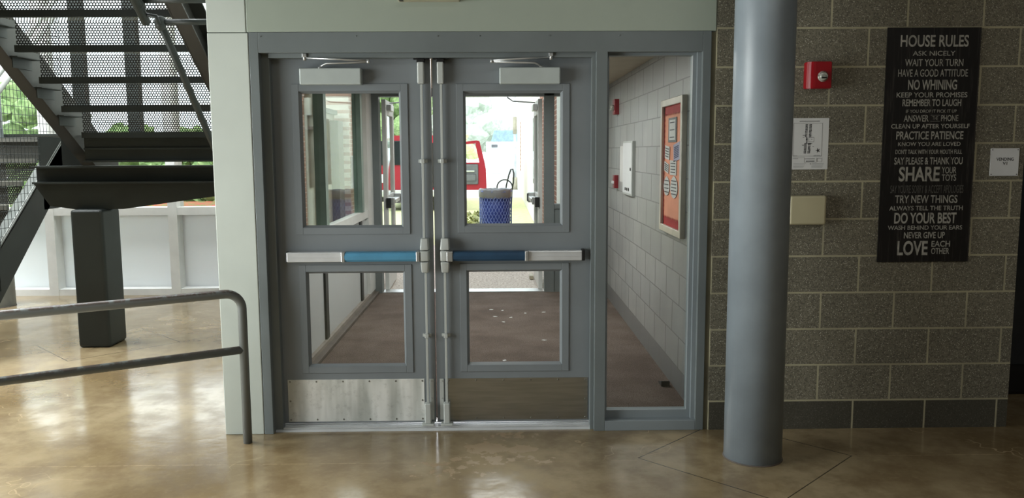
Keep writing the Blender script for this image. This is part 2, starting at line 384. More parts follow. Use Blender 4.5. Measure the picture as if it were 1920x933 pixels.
# wall between stair hall and the little court beside the vestibule
bm = bmesh.new(); prism(bm, [(-1.53, .22), (-1.40, .22), (-2.80, 4.66), (-2.95, 4.66)], 'Z', 0, 6.5)
w = struct('wall_stair_side', bm, M['panel'], 'pale wall running from the pilaster to the facade', 'wall')
bm = bmesh.new(); prism(bm, [(-1.40, .22), (-1.392, .22), (-2.792, 4.66), (-2.80, 4.66)], 'Z', 0, 6.5)
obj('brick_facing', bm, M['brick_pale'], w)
# vestibule shell
struct('wall_vestibule_right', box(1.14, 1.34, .2, 4.75, 0, 2.6), M['cmu_paint'], 'grey painted block wall along the vestibule', 'wall')
struct('ceiling_vestibule', box(-1.45, 1.34, .2, 4.75, 2.235, 2.45), M['ceil'], 'cream vestibule ceiling', 'ceiling')
# vestibule left glazing wall: white lower panels, dark mullions, green upper glass
GX = -1.38
bm = bmesh.new()
bx(bm, GX - .07, GX, .22, 4.6, .875, .957); bx(bm, GX - .07, GX, .22, 4.6, 2.16, 2.235); bx(bm, GX - .076, GX + .005, 4.2, 4.56, .06, 2.2); bx(bm, GX - .076, GX + .005, .22, .3, .06, 2.2)
w = struct('wall_vestibule_left', bm, M['white_metal'], 'white metal glazing frame along the left side of the vestibule', 'wall')
obj('base_rail', box(GX - .07, GX, .22, 4.56, 0, .06), M['base_rail'], w)
obj('floor_curb', box(GX - .02, GX + .045, .22, 4.56, 0, .03, bev=.004), M['curb'], w)
obj('lower_panel', box(GX - .05, GX - .03, .3, 4.2, .06, .875), M['frosted'], w)
bm = bmesh.new()
for y in (2.12, 3.84): bx(bm, GX - .05, GX - .012, y - .05, y + .05, .06, .875)
obj('panel_mullion', bm, M['dark_steel'], w)
for y in (2.12, 3.84): obj('mullion', box(GX - .07, GX + .012, y - .05, y + .05, .957, 2.16), M['mull_green'], w)
for a, b in ((.3, 2.07), (2.17, 3.79), (3.89, 4.2)): obj('pane', box(GX - .04, GX - .033, a, b, .957, 2.16), M['glass_green'], w)
# stair hall facade
FY = 4.6
bm = bmesh.new()
xs = [-8.94, -7.6, -6.26, -4.92, -3.58]
for x in xs: bx(bm, x - .05, x + .05, FY - .006, FY + .206, 0, 6.5)
bx(bm, -9, -2.9, FY, FY + .2, 0, .07); bx(bm, -9, -2.9, FY, FY + .2, .885, .97); bx(bm, -9, -2.9, FY + .02, FY + .18, 3.3, 3.4); bx(bm, -9, -2.9, FY, FY + .2, 6.3, 6.5)
w = struct('wall_facade', bm, M['white_metal'], 'white framed glazed facade behind the staircase', 'wall')
for a, b in zip(xs, xs[1:] + [-2.9]):
    obj('infill_panel', box(a + .05, b - .05, FY + .15, FY + .17, .07, .885), M['frosted'], w)
    obj('pane', box(a + .05, b - .05, FY + .1, FY + .108, .97, 6.3), M['glass'], w)

# ------------------------------------------------------------------ door frame, sidelight, threshold
bm = bmesh.new()
FD = .16
bx(bm, -1.313, -1.265, 0, FD, 0, 2.182, bev=.002); bx(bm, .519, .58, 0, FD, 0, 2.08, bev=.002); bx(bm, 1.086, 1.131, 0, FD, 0, 2.182, bev=.002)
bx(bm, -1.265, 1.086, 0, FD, 2.076, 2.182, bev=.002)
bx(bm, -1.265, -1.222, .045, DF - .002, 0, 2.076); bx(bm, .500, .519, .03, DF - .002, 0, 2.076); bx(bm, -1.222, .500, .03, DF - .002, 2.052, 2.076)
screws(bm, [(x, 2.16) for x in (-1.25, -.75, -.32, -.1, .27, .64)], 0, .004)
w = struct('trim_3', bm, M['frame'], 'grey steel door frame with header and mullion', 'door frame')
bm = bmesh.new()
bx(bm, .58, 1.086, 0, FD, 0, .056, bev=.002)
bx(bm, .58, .595, .055, .11, .056, 2.076); bx(bm, 1.066, 1.086, .03, .12, .056, 2.076); bx(bm, 1.046, 1.066, .055, .11, .056, 2.076)
bx(bm, .595, 1.046, .055, .11, .056, .101); bx(bm, .595, 1.046, .055, .11, 2.062, 2.076)
w = struct('window_1', bm, M['frame_light'], 'tall fixed sidelight window right of the double doors', 'window')
obj('pane', box(.595, 1.046, .078, .084, .101, 2.062), M['glass'], w)

bm = bmesh.new()
prism(bm, [(.03, 0), (.045, .01), (.10, .014), (.18, .014), (.20, .02), (.215, .006), (.262, 0)], 'X', -1.262, .516)
for i in range(5): bx(bm, -1.262, .516, .05 + i * .022, .058 + i * .022, .012, .0175)
struct('threshold_strip', bm, M['alu_bright'], 'grooved aluminium threshold under the double doors', 'threshold')

# ------------------------------------------------------------------ the two door leaves
def leaf(n, x0, x1, up, lo, s, pad_mat, label):
    """s=+1: meeting stile on the right of this leaf"""
    root = thing('door_%d' % n, label, 'door', ((x0 + x1) / 2, DF + .02, .0), None, 'structure')
    z0, z1 = .033, 2.07; th = DF + .045
    (ua, ub, uz0, uz1), (la, lb, lz0, lz1) = up, lo
    bm = bmesh.new()
    bx(bm, x0, ua, DF, th, z0, z1); bx(bm, ub, x1, DF, th, z0, z1)
    bx(bm, ua, ub, DF, th, z0, lz0); bx(bm, ua, ub, DF, th, lz1, uz0); bx(bm, ua, ub, DF, th, uz1, z1)
    obj('leaf_panel', bm, M['door'], root)
    for a, b, c, d in (up, lo):
        bm = bmesh.new(); m = .038
        for q in ((a - m, a, c - m, d + m), (b, b + m, c - m, d + m), (a, b, c - m, c), (a, b, d, d + m)):
            bx(bm, q[0], q[1], DF - .006, DF + .001, q[2], q[3], bev=.0015, seg=1)
        # sloped inner bead
        e = .012
        for P in (((a, c), (b, c), (b - e, c + e), (a + e, c + e)), ((a, d), (b, d), (b - e, d - e), (a + e, d - e)),
                  ((a, c), (a, d), (a + e, d - e), (a + e, c + e)), ((b, c), (b, d), (b - e, d - e), (b - e, c + e))):
            quad(bm, (P[0][0], DF - .006, P[0][1]), (P[1][0], DF - .006, P[1][1]), (P[2][0], DF + .018, P[2][1]), (P[3][0], DF + .018, P[3][1]))
        f = obj('glazing_bead', bm, M['door'], root)
        obj('pane', box(a, b, DF + .018, DF + .024, c, d), M['glass'], f)
    # kick plate
    ka, kb = (x0 + .062, x1 - .062) if s > 0 else (x0 + .055, x1 - .04)
    bm = box(ka, kb, DF - .0025, DF, .04, .284, bev=.0008, seg=1)
    k = obj('kick_plate', bm, M['kick_left' if s > 0 else 'kick'], root)
    bm = bmesh.new()
    bm.free(); n_ = 6; pts = [(ka + .012 + i * (kb - ka - .024) / (n_ - 1), z) for i in range(n_) for z in (.052, .272)] + [(ka + .012, .16), (kb - .012, .16)]
    for q in pts:
        bm = bmesh.new(); screws(bm, [q], DF - .0025, .0055); obj('screw', bm, M['screw'], k)
    # narrow scuff plate behind the bottom latch
    cx = x1 - .042 if s > 0 else x0 + .055
    # vertical rod exit hardware
    ex = thing2('exit_device', root)
    rx_t, rx_m, rx_b = ((-.4165, -.4165, -.4105) if s > 0 else (-.311, -.3035, -.3045))
    bm = bmesh.new(); bx(bm, rx_t - .0065, rx_t + .0065, DF - .028, DF - .016, 1.08, 1.915, bev=.001, seg=1)
    obj('upper_rod', bm, M['alu_dull'], ex)
    bm = bmesh.new(); bx(bm, rx_b - .0065, rx_b + .0065, DF - .028, DF - .016, .14, .89, bev=.001, seg=1)
    obj('lower_rod', bm, M['alu_dull'], ex)
    for gx, gz in ((rx_t, 1.504), (rx_b, .535)):
        bm = bmesh.new(); bx(bm, gx - .024, gx + .024, DF - .006, DF, gz - .009, gz + .009, bev=.001, seg=1); bx(bm, gx - .011, gx + .011, DF - .036, DF - .004, gz - .012, gz + .012, bev=.003)
        obj('rod_guide', bm, M['alu_dull'], ex)
    tx = (rx_t - .020, rx_t + .016)
    bm = box(tx[0], tx[1], DF - .045, DF, 1.917, 2.032, bev=.006); obj('top_latch', bm, M['alu_dull'], ex)
    bm = bmesh.new(); bx(bm, tx[0] - .004, tx[1] + .002, DF - .035, DF, 2.032, 2.05, bev=.002); bx(bm, tx[0] - .02, tx[1] + .03, DF - .03, DF, 2.046, 2.056)
    obj('strike', bm, M['black'], ex)
    bm = bmesh.new(); bx(bm, rx_b - .018, rx_b + .018, DF - .046, DF, .035, .152, bev=.006); bx(bm, rx_b - .034, rx_b + .034, DF - .055, DF - .004, .024, .036, bev=.003)
    obj('bottom_latch', bm, M['alu_dull'], ex)
    # centre case, three tapered shells
    ca, cb = (-.441, -.386) if s > 0 else (-.331, -.272)
    bm = bmesh.new()
    def shell(zs, ins, d0, d1):
        (za, zb) = zs; (ia, ib) = ins
        A = [(ca + ia, DF, za), (cb - ia, DF, za), (cb - ia - .004, DF - d0, za), (ca + ia + .004, DF - d0, za)]
        B = [(ca + ib, DF, zb), (cb - ib, DF, zb), (cb - ib - .004, DF - d1, zb), (ca + ib + .004, DF - d1, zb)]
        b2 = bmesh.new(); a = [b2.verts.new(q) for q in A]; b = [b2.verts.new(q) for q in B]
        fs = [b2.faces.new(a), b2.faces.new(b[::-1])] + [b2.faces.new((a[i], b[i], b[(i + 1) % 4], a[(i + 1) % 4])) for i in range(4)]
        bmesh.ops.recalc_face_normals(b2, faces=fs)
        bmesh.ops.bevel(b2, geom=list(b2.edges), offset=.006, segments=3, affect='EDGES', profile=.5)
        for f in b2.faces: f.smooth = True
        me = bpy.data.meshes.new('x'); b2.to_mesh(me); b2.free(); bm.from_mesh(me); bpy.data.meshes.remove(me)
    shell((1.020, 1.083), (0, .005), .068, .052); shell((.958, 1.015), (.001, .001), .062, .062); shell((.893, .953), (.006, .002), .048, .064)
    obj('latch_case', bm, M['alu_dull'], ex)
    # bar
    if s > 0: ta, tb, p0, p1, e0, e1 = -.456, -.441, -.852, -.456, -1.168, -.86
    else: ta, tb, p0, p1, e0, e1 = -.272, -.262, -.262, .137, .155, .452
    zb, zt = .957, 1.011
    bm = bmesh.new(); bx(bm, min(e0, p0), max(e1, p1), DF - .035, DF - .002, zb + .004, zt - .004)
    obj('bar_rail', bm, M['alu_dull'], ex)
    bm = bmesh.new(); bx(bm, e0, e1, DF - .052, DF, zb, zt, bev=.004)
    bx(bm, e0 + .004, e1 - .006, DF - .0545, DF - .05, zb + .023, zb + .026); bx(bm, e0 + .004, e1 - .006, DF - .0545, DF - .05, zb + .044, zb + .047)
    cov = obj('bar_cover', bm, M['alu_bright'], ex, 'silver end section of the push bar')
    bm = bmesh.new()
    if s > 0: bx(bm, e0 - .006, e0 + .001, DF - .05, DF, zb - .002, zt + .002, bev=.002)
    else: bx(bm, e1 - .001, e1 + .016, DF - .05, DF, zb - .002, zt + .006, bev=.003)
    obj('end_cap', bm, M['black'], ex)
    bm = bmesh.new()
    c = e1 if s > 0 else e0
    bx(bm, c - .009 if s > 0 else c - .018, c + .012 if s > 0 else c + .002, DF - .064, DF, zb - .001, zt + .001, bev=.004)
    bx(bm, p1 - .004 if s > 0 else p0 - .03, p1 + .018 if s > 0 else p0 + .004, DF - .066, DF, zb - .001, zt + .001, bev=.004)
    obj('pad_collar', bm, M['alu'], ex)
    pb = bmesh.new(); prism(pb, [(DF, zb + .001), (DF - .052, zb + .001), (DF - .062, zb + .012), (DF - .064, zb + .03), (DF - .060, zt - .006), (DF - .05, zt - .001), (DF, zt - .001)], 'X', p0, p1)
    obj('touch_pad', pb, pad_mat, ex, 'light blue push pad' if s > 0 else 'dark blue push pad')
    # small scuff plate
    if s > 0: sa, sb = -.402, -.378
    else: sa, sb = -.345, -.322
    bm = box(sa, sb, DF - .004, DF, .045, .283, bev=.001, seg=1); screws(bm, [((sa + sb) / 2, .27), ((sa + sb) / 2, .17)], DF - .004, .005)
    obj('edge_plate', bm, M['alu_dull'], root)
    # closer
    if s > 0: c0, c1, sp, el, sh = -1.063, -.734, -.955, -.688, -1.03
    else: c0, c1, sp, el, sh = .004, .331, .229, -.036, .28
    bm = box(c0, c1, .03, DF, 1.913, 2.0, bev=.007, seg=3)
    cl = obj('door_closer', bm, M['closer'], root)
    bm = bmesh.new()
    d = 1 if el > sp else -1
    tube(bm, [(sp, .055, 1.995), (sp, .055, 2.008)], .012, 10)
    tube(bm, [(sp, .055, 2.006), (sp + d * .02, .05, 2.018), (sp + d * .035, .045, 2.024), (el, .0, 2.027)], .006, 8)
    tube(bm, [(el, .0, 2.020), (el, .0, 2.038)], .009, 8)
    obj('closer_arm', bm, M['alu'], cl)
    bm = bmesh.new(); tube(bm, [(el, .0, 2.033), ((el + sh) / 2, .012, 2.043), (sh, .03, 2.052)], [.006, .005, .005], 8)
    tube(bm, [(sh, .03, 2.038), (sh, .03, 2.066)], .009, 8); bx(bm, sh - .012, sh + .012, .02, .05, 2.056, 2.075, bev=.003)
    obj('closer_link', bm, M['alu'], cl)
    return root
def thing2(name, parent):
    o = bpy.data.objects.new(name, None); C.objects.link(o); o.parent = parent; ORG[o.name] = ORG[parent.name]; o.empty_display_size = .05
    return o
leaf(1, -1.262, -.3695, (-1.082, -.532, 1.142, 1.882), (-1.076, -.529, .359, .897), 1, M['blue'], 'left grey door leaf with light blue push bar and two glass panes')
leaf(2, -.3605, .532, (-.193, .347, 1.146, 1.88), (-.186, .346, .361, .9), -1, M['navy'], 'right grey door leaf with dark blue push bar and two glass panes')

# ================================================================== HALL THINGS
# round column
def column(cx, cy, r, h, label, grp):
    t = thing('round_column', label, 'column', (cx, cy, 0), grp)
    bm = bmesh.new(); lathe(bm, cx, cy, [(r, .004), (r, h)], 48, True); obj('shaft', bm, M['column'], t)
    bm = bmesh.new(); lathe(bm, cx, cy, [(r + .005, 0), (r + .004, .004), (r, .006)], 48); obj('base_ring', bm, M['curb'], t)
column(1.283, -.41, .1435, 4.3, 'tall round grey steel column in front of the block wall', None)
column(-5.165, 4.0, .15, 6.5, 'round grey column behind the foot of the stairs at left edge', None)

# hand rail in front of the pilaster
t = thing('guard_rail', 'grey pipe guard rail with chipped paint beside the pilaster', 'railing', (-1.368, -.13, 0))
A = Vector((-1.368, -.13, 0)); d = Vector((-2.29 + 1.368, -.70 + .13, 0)).normalized()
E1 = A + d * 3.4
r = .0235; R_ = .085
bm = bmesh.new()
tube(bm, [A, A + Vector((0, 0, .82 - R_))] + arc(A + Vector((0, 0, .82 - R_)) + d * R_, R_, PI, PI / 2, d, (0, 0, 1), 8)[1:] + [E1 + Vector((0, 0, .82))], r, 16)
obj('top_rail', bm, M['rail'], t)
bm = bmesh.new(); tube(bm, [A + Vector((0, 0, .513)), E1 + Vector((0, 0, .513))], r * .92, 16); obj('mid_rail', bm, M['rail'], t)
bm = bmesh.new(); tube(bm, [E1, E1 + Vector((0, 0, .82))], r, 16); obj('end_post', bm, M['rail'], t)

# ---- steel staircase
ST = thing('steel_staircase', 'dark grey switchback steel staircase with perforated risers and landing', 'staircase', (-3.27, 2.3, 0))
LZ, rise, run, LY = 1.70, .189, .278, 2.2
XL, XR = -3.30, -2.12
NU = 13
for n in range(NU):
    y = LY - run * n; z = LZ + rise * n
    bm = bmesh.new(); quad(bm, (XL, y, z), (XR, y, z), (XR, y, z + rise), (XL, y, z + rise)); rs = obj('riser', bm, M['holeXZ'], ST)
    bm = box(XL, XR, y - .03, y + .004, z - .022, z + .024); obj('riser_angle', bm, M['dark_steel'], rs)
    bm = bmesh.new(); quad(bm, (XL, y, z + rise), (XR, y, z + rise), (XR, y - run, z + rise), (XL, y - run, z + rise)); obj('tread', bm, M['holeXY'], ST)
def stringer_up(xw, xf, ):
    bm = bmesh.new()
    f = lambda y: LZ + .68 * (2.12 - y)
    y0, y1 = 2.55, LY - run * NU + .1
    prism(bm, [(y0, f(y0)), (y1, f(y1)), (y1, f(y1) + .33), (y0, f(y0) + .33)], 'X', xw - .006, xw + .006)
    for o_ in (0, .318): prism(bm, [(y0, f(y0) + o_), (y1, f(y1) + o_), (y1, f(y1) + o_ + .014), (y0, f(y0) + o_ + .014)], 'X', min(xw, xf), max(xw, xf))
    obj('stringer', bm, M['stringer'], ST)
stringer_up(-3.36, -3.46); stringer_up(-2.108, -2.008)
# triangular tread brackets on the left stringer
bm = bmesh.new()
for n in range(NU - 1):
    y = LY - run * n; z = LZ + rise * (n + 1)
    bx(bm, -3.352, -3.30, y - run, y, z - .05, z - .044); bx(bm, -3.352, -3.346, y - run + .02, y - .02, z - .12, z - .04)
obj('tread_bracket', bm, M['dark_steel'], ST)
# landing
bm = bmesh.new(); quad(bm, (-5.35, 3.12, LZ), (-3.95, 3.12, LZ), (-3.95, 4.2, LZ), (-5.35, 4.2, LZ)); quad(bm, (-3.95, 2.2, LZ), (-2.0, 2.2, LZ), (-2.2, 4.2, LZ), (-3.95, 4.2, LZ))
obj('landing_deck', bm, M['holeXY'], ST)
bm = bmesh.new(); bx(bm, -3.30, -2.0, 2.205, 2.215, 1.487, LZ); bx(bm, -3.30, -2.0, 2.16, 2.205, 1.487, 1.50); bx(bm, -3.30, -2.0, 2.19, 2.205, 1.585, 1.60); obj('landing_edge', bm, M['dark_steel'], ST)
bm = bmesh.new(); bx(bm, -5.35, -2.6, 4.2, 4.21, 1.49, LZ + .06); bx(bm, -5.35, -2.7, 4.1, 4.2, 1.49, 1.50)
obj('landing_edge', bm, M['dark_steel'], ST)
bm = bmesh.new(); bx(bm, -3.965, -3.95, 2.75, 4.2, 1.075, LZ); bx(bm, -3.70, -3.44, 2.62, 2.64, 1.12, LZ); obj('landing_side_beam', bm, M['dark_steel'], ST)
# support beam and bracket
bm = bmesh.new()
bx(bm, -3.72, -1.72, 2.255, 2.275, 1.33, 1.455); bx(bm, -3.72, -1.72, 2.16, 2.37, 1.443, 1.458); bx(bm, -3.70, -1.72, 2.14, 2.39, 1.318, 1.332)
obj('support_beam', bm, M['dark_steel'], ST)
bm = bmesh.new(); prism(bm, [(-3.72, 1.318), (-3.60, 1.14), (-3.40, 1.112), (-3.02, 1.112), (-1.72, 1.285), (-1.72, 1.318)], 'Y', 2.2, 2.33); obj('beam_bracket', bm, M['dark_steel'], ST)
bm = bmesh.new(); bx(bm, -3.405, -3.15, 2.11, 2.42, 0, 1.115, bev=.025, seg=4); obj('support_post', bm, M['dark_steel'], ST)
# lower flight
LRUN = .236; SL = .80; LX0, LX1 = -5.35, -4.065
for k in range(1, 9):
    z = LZ - rise * k; y1 = 3.12 - LRUN * (k - 1)
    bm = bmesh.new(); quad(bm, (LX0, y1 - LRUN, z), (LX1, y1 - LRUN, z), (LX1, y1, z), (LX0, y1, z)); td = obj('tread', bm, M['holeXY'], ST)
    obj('nosing', box(LX0, LX1, y1 - LRUN - .02, y1 - LRUN + .02, z - .035, z + .004), M['nosing'], td)
for k in range(0, 9):
    z = LZ - rise * k; y = 3.12 - LRUN * k
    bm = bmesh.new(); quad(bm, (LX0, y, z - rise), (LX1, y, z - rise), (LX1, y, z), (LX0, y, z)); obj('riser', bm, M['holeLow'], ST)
obj('nosing', box(LX0, -3.97, 3.10, 3.14, LZ - .035, LZ + .004), M['nosing'], ST)
zb = lambda y: 1.073 + SL * (y - 2.78)
zt = lambda y: .899 + SL * (y - 2.182)
def stringer_low(x0, x1, xf):
    bm = bmesh.new(); ya, yb = 1.46, 3.18
    prism(bm, [(ya, 0), (ya + .12, 0), (yb, zb(yb)), (yb, zt(yb)), (ya, zt(ya))], 'X', x0, x1)
    ob = obj('stringer', bm, M['dark_steel'], ST)
    bm = bmesh.new(); prism(bm, [(ya, zt(ya)), (yb, zt(yb)), (yb, zt(yb) - .012), (ya, zt(ya) - .012)], 'X', xf, x1); obj('top_flange', bm, M['flange'], ob, 'light grey top flange')
stringer_low(-3.96, -3.95, -4.06); stringer_low(-5.36, -5.35, -5.46)
# woven wire guard over the lower flight
MX = -3.952
bm = bmesh.new(); ya, yb = 1.5, 3.2; top = 1.1
def wire(a, b, r=.0022):
    tube(bm, [a, b], r, 4, False)
y = ya
while y < yb:
    wire((MX, y, zt(y) + .03), (MX, y, zt(y) + top)); y += .051
z = zt(ya) + .03
while z < zt(yb) + top:
    y0 = max(ya, (z - top - .899) / SL + 2.182); y1 = min(yb, (z - .03 - .899) / SL + 2.182)
    if y1 > y0: wire((MX, y0, z), (MX, y1, z))
    z += .065
g = obj('wire_mesh_guard', bm, M['dark_steel'], ST)
bm = bmesh.new()
for o_, rr in ((.012, .006), (.035, .006)): tube(bm, [(MX, ya, zt(ya) + o_), (MX, yb, zt(yb) + o_)], rr, 6)
obj('mesh_edge_bar', bm, M['rail_grey'], g)
bm = bmesh.new()
for o_, rr in ((1.115, .02), (1.24, .022)): tube(bm, [(MX, ya, zt(ya) + o_), (MX, yb, zt(yb) + o_)], rr, 10)
obj('guard_rail', bm, M['rail_grey'], ST)
obj('guard_post', box(MX - .02, MX + .02, 2.02, 2.06, zb(2.04), zt(2.04) + 1.24), M['dark_steel'], ST)
for x, y in ((-4.25, 4.12), (-3.71, 4.12)):
    obj('guard_post', box(x - .06, x + .06, y - .05, y + .05, 1.5, 4.6), M['dark_steel'], ST)

# wall handrails under the upper flight
t = thing('pipe_handrail', 'dark sloping pipe handrail with a return toward the pilaster', 'handrail', (-1.7, .58, 1.5))
bm = bmesh.new(); tube(bm, [(-2.0, .58, 2.32), (-2.0, 1.25, 1.73), (-2.0, 1.5, 1.51)], .022, 12); lathe(bm, -2.0, .58, [(.01, 2.275), (.03, 2.29), (.035, 2.32), (.03, 2.35), (.01, 2.36)], 12); obj('pipe', bm, M['dark_steel'], t)
bm = bmesh.new(); tube(bm, [(-2.0, .58, 2.325), (-1.655, .58, 2.325)], .017, 10); obj('wall_return', bm, M['dark_steel'], t)
t = thing('pipe_handrail', 'short upper end of a dark pipe handrail with bracket at top left', 'handrail', (-1.6, .3, 2.3))
bm = bmesh.new(); tube(bm, [(-2.0, -.4, 2.93), (-2.0, .38, 2.29)], [.026, .026], 12); obj('pipe', bm, M['dark_steel'], t)
bm = bmesh.new(); tube(bm, [(-2.0, .30, 2.40), (-1.575, .30, 2.40)], .017, 10); tube(bm, [(-2.0, .30, 2.43), (-2.0, .30, 2.35)], .032, 10); tube(bm, [(-2.0, .33, 2.33), (-1.93, .35, 2.32), (-1.92, .36, 2.28)], .012, 8); obj('wall_return', bm, M['dark_steel'], t)

# ---- things on the block wall
t = thing('wall_poster', 'tall black poster of house rules in white lettering on the block wall', 'poster', (2.315, -.004, .942))
obj('board', box(2.066, 2.567, -.008, 0, .942, 2.195), M['poster'], t)
LINES = [
    ("HOUSE RULES", 2.136, 2.501, 2.094, 2.156, .02), ("ASK NICELY", 2.204, 2.433, 2.048, 2.073, .012), ("WAIT YOUR TURN", 2.165, 2.478, 1.993, 2.031, .008),
    ("HAVE A GOOD ATTITUDE", 2.131, 2.506, 1.938, 1.977, .005), ("NO WHINING", 2.187, 2.451, 1.869, 1.923, .02), ("KEEP YOUR PROMISES", 2.128, 2.510, 1.829, 1.856, .012),
    ("REMEMBER TO LAUGH", 2.162, 2.479, 1.783, 1.820, .02), ("IF YOU DROP IT PICK IT UP", 2.183, 2.457, 1.748, 1.765, .005), ("ANSWER", 2.173, 2.308, 1.701, 1.736, .01),
    ("THE", 2.328, 2.358, 1.709, 1.729, 0), ("PHONE", 2.375, 2.468, 1.703, 1.736, .01), ("CLEAN UP AFTER YOURSELF", 2.107, 2.532, 1.665, 1.689, .015),
    ("PRACTICE PATIENCE", 2.137, 2.501, 1.606, 1.650, .02), ("KNOW YOU ARE LOVED", 2.149, 2.488, 1.571, 1.593, .012), ("DON'T TALK WITH YOUR MOUTH FULL", 2.137, 2.499, 1.528, 1.553, .015),
    ("SAY PLEASE & THANK YOU", 2.133, 2.505, 1.472, 1.511, .015), ("SHARE", 2.161, 2.384, 1.381, 1.461, .025), ("YOUR", 2.394, 2.474, 1.423, 1.459, .012), ("TOYS", 2.396, 2.475, 1.383, 1.419, .012),
    ("TRY NEW THINGS", 2.147, 2.489, 1.263, 1.307, .015), ("ALWAYS TELL THE TRUTH", 2.118, 2.521, 1.224, 1.249, .015), ("DO YOUR BEST", 2.148, 2.489, 1.152, 1.212, .025),
    ("WASH BEHIND YOUR EARS", 2.115, 2.524, 1.118, 1.142, .012), ("NEVER GIVE UP", 2.206, 2.431, 1.071, 1.106, .018), ("LOVE", 2.173, 2.340, .978, 1.058, .025), ("EACH", 2.360, 2.462, 1.024, 1.057, .015), ("OTHER", 2.360, 2.460, .984, 1.018, .015)]
for s, a, b, c, d, w in LINES:
    bm = bmesh.new(); text_bm(bm, s, a, b, c, d, -.0092, w); obj('lettering', bm, M['letters'], t)
for z in (1.734, 1.702): obj('ornament_rule', box(2.318, 2.368, -.0093, -.0085, z, z + .0015), M['letters'], t)
bm = bmesh.new(); text_bm(bm, "SAY YOU'RE SORRY & ACCEPT APOLOGIES", 2.119, 2.518, 1.318, 1.362, -.0092, 0); obj('lettering', bm, M['letters_dim'], t, 'faded grey outlined line of lettering')

t = thing('fire_alarm', 'red fire alarm strobe on the dark block wall beside the column', 'alarm', (1.695, 0, 1.876))
bm = bmesh.new(); pr = [(1.628, .002)] + [(1.628 + .045 * (1 - math.cos(a)), -.05 * math.sin(a)) for a in [PI / 2 * i / 6 for i in range(1, 7)]] + [(1.755, -.052), (1.763, -.04), (1.763, .002)]
prism(bm, pr, 'Z', 1.876, 2.016); bmesh.ops.bevel(bm, geom=[e for e in bm.edges if abs(e.verts[0].co.z - e.verts[1].co.z) < 1e-5], offset=.004, segments=2, affect='EDGES'); obj('housing', bm, M['red'], t)
bm = bmesh.new(); cx, cz = 1.712, 1.938
for a, b, c, d in ((.029, .026, -.05, -.058), (.026, .016, -.058, -.072)):
    tube(bm, [(cx, c, cz), (cx, d, cz)], [a, b], 20)
obj('strobe_lens', bm, M['clear_lens'], t, 'clear faceted round lens')
bm = bmesh.new(); bx(bm, cx - .016, cx + .012, -.0755, -.07, cz - .012, cz - .004, bev=.002); obj('flash_tube', bm, M['black'], t)

t = thing('floor_plan_notice', 'white paper floor plan notice taped to the block wall above the beige box', 'notice', (1.665, 0, 1.449))
obj('sheet', box(1.555, 1.774, -.0015, 0, 1.449, 1.723), M['paper'], t)
bm = bmesh.new(); y0, y1 = -.0022, -.0014
def pl(u0, u1, v0, v1):   # fractions of the sheet, v from the top
    bx(bm, 1.555 + .219 * u0, 1.555 + .219 * u1, y0, y1, 1.723 - .274 * v1, 1.723 - .274 * v0)
rng = random.Random(3)
pl(.27, .77, .055, .065)
for q in ((.13, .84, .095, .099), (.13, .133, .095, .74), (.837, .84, .095, .74), (.13, .84, .737, .74), (.13, .42, .77, .773), (.42, .423, .77, .86), (.42, .72, .86, .863), (.72, .723, .77, .86), (.74, .85, .78, .783), (.85, .853, .78, .85), (.74, .743, .78, .85), (.74, .85, .85, .853)): pl(*q)
for i in range(22):
    v = .12 + i * .026
    if .37 < v < .46: pl(.44, .48, v, v + .018); continue
    o_ = -.006 * (i // 5)
    for c in (.42, .452, .515, .548): pl(c + o_, c + o_ + .028 - rng.random() * .008, v, v + .022 - rng.random() * .006)
for q in ((.51, .64, .37, .375), (.51, .513, .37, .46), (.637, .64, .37, .46), (.51, .64, .46, .465), (.57, .60, .41, .415), (.36, .42, .33, .34), (.36, .40, .37, .375), (.35, .41, .52, .53), (.61, .64, .55, .557), (.43, .60, .49, .5)): pl(*q)
pl(.44, .68, .79, .797); pl(.46, .67, .83, .845); pl(.14, .24, .73, .735); pl(.13, .26, .785, .79); pl(.65, .8, .72, .724); pl(.64, .84, .735, .742)
for i in range(4):
    pl(.15, .46 - .02 * i, .885 + i * .024, .888 + i * .024); pl(.60, .90 - .01 * i, .885 + i * .024, .889 + i * .024)
for u, v in ((.07, .885), (.07, .915), (.56, .885)): pl(u, u + .025, v, v + .012)
cx, cz = 1.555 + .219 * .745, 1.723 - .274 * .63
star = []
for k in range(10):
    a = PI / 2 + k * PI / 5 + .3; rr = .014 if k % 2 == 0 else .0045
    star.append((cx + rr * math.cos(a), cz + rr * math.sin(a)))
prism(bm, star, 'Y', y0, y1)
obj('printed_plan', bm, M['ink'], t)

t = thing('sounder_box', 'beige plastic box with slotted sides on the block wall below the floor plan', 'box', (1.66, 0, 1.149))
bm = box(1.562, 1.762, -.045, .002, 1.152, 1.309, bev=.012, seg=3); obj('cover', bm, M['beige'], t)
bm = bmesh.new()
for i in range(14): bx(bm, 1.559, 1.568, -.036, -.004, 1.165 + i * .0098, 1.169 + i * .0098)
obj('grille_slots', bm, M['cream'], t)

t = thing('room_sign', 'small white sign reading vending at the right end of the block wall', 'sign', (2.735, 0, 1.409))
bm = bmesh.new(); bx(bm, 2.66, 2.815, -.004, 0, 1.409, 1.557); obj('plate', bm, M['white'], t)
for q in (('VENDING', 2.692, 2.786, 1.490, 1.507), ('V1', 2.727, 2.752, 1.468, 1.484)):
    bm = bmesh.new(); text_bm(bm, *q, -.0048, .015); obj('lettering', bm, M['ink'], t)
for q in ((2.668, 1.549), (2.807, 1.549), (2.668, 1.417), (2.807, 1.417)):
    bm = bmesh.new(); screws(bm, [q], -.004, .003); obj('screw', bm, M['ink'], t)

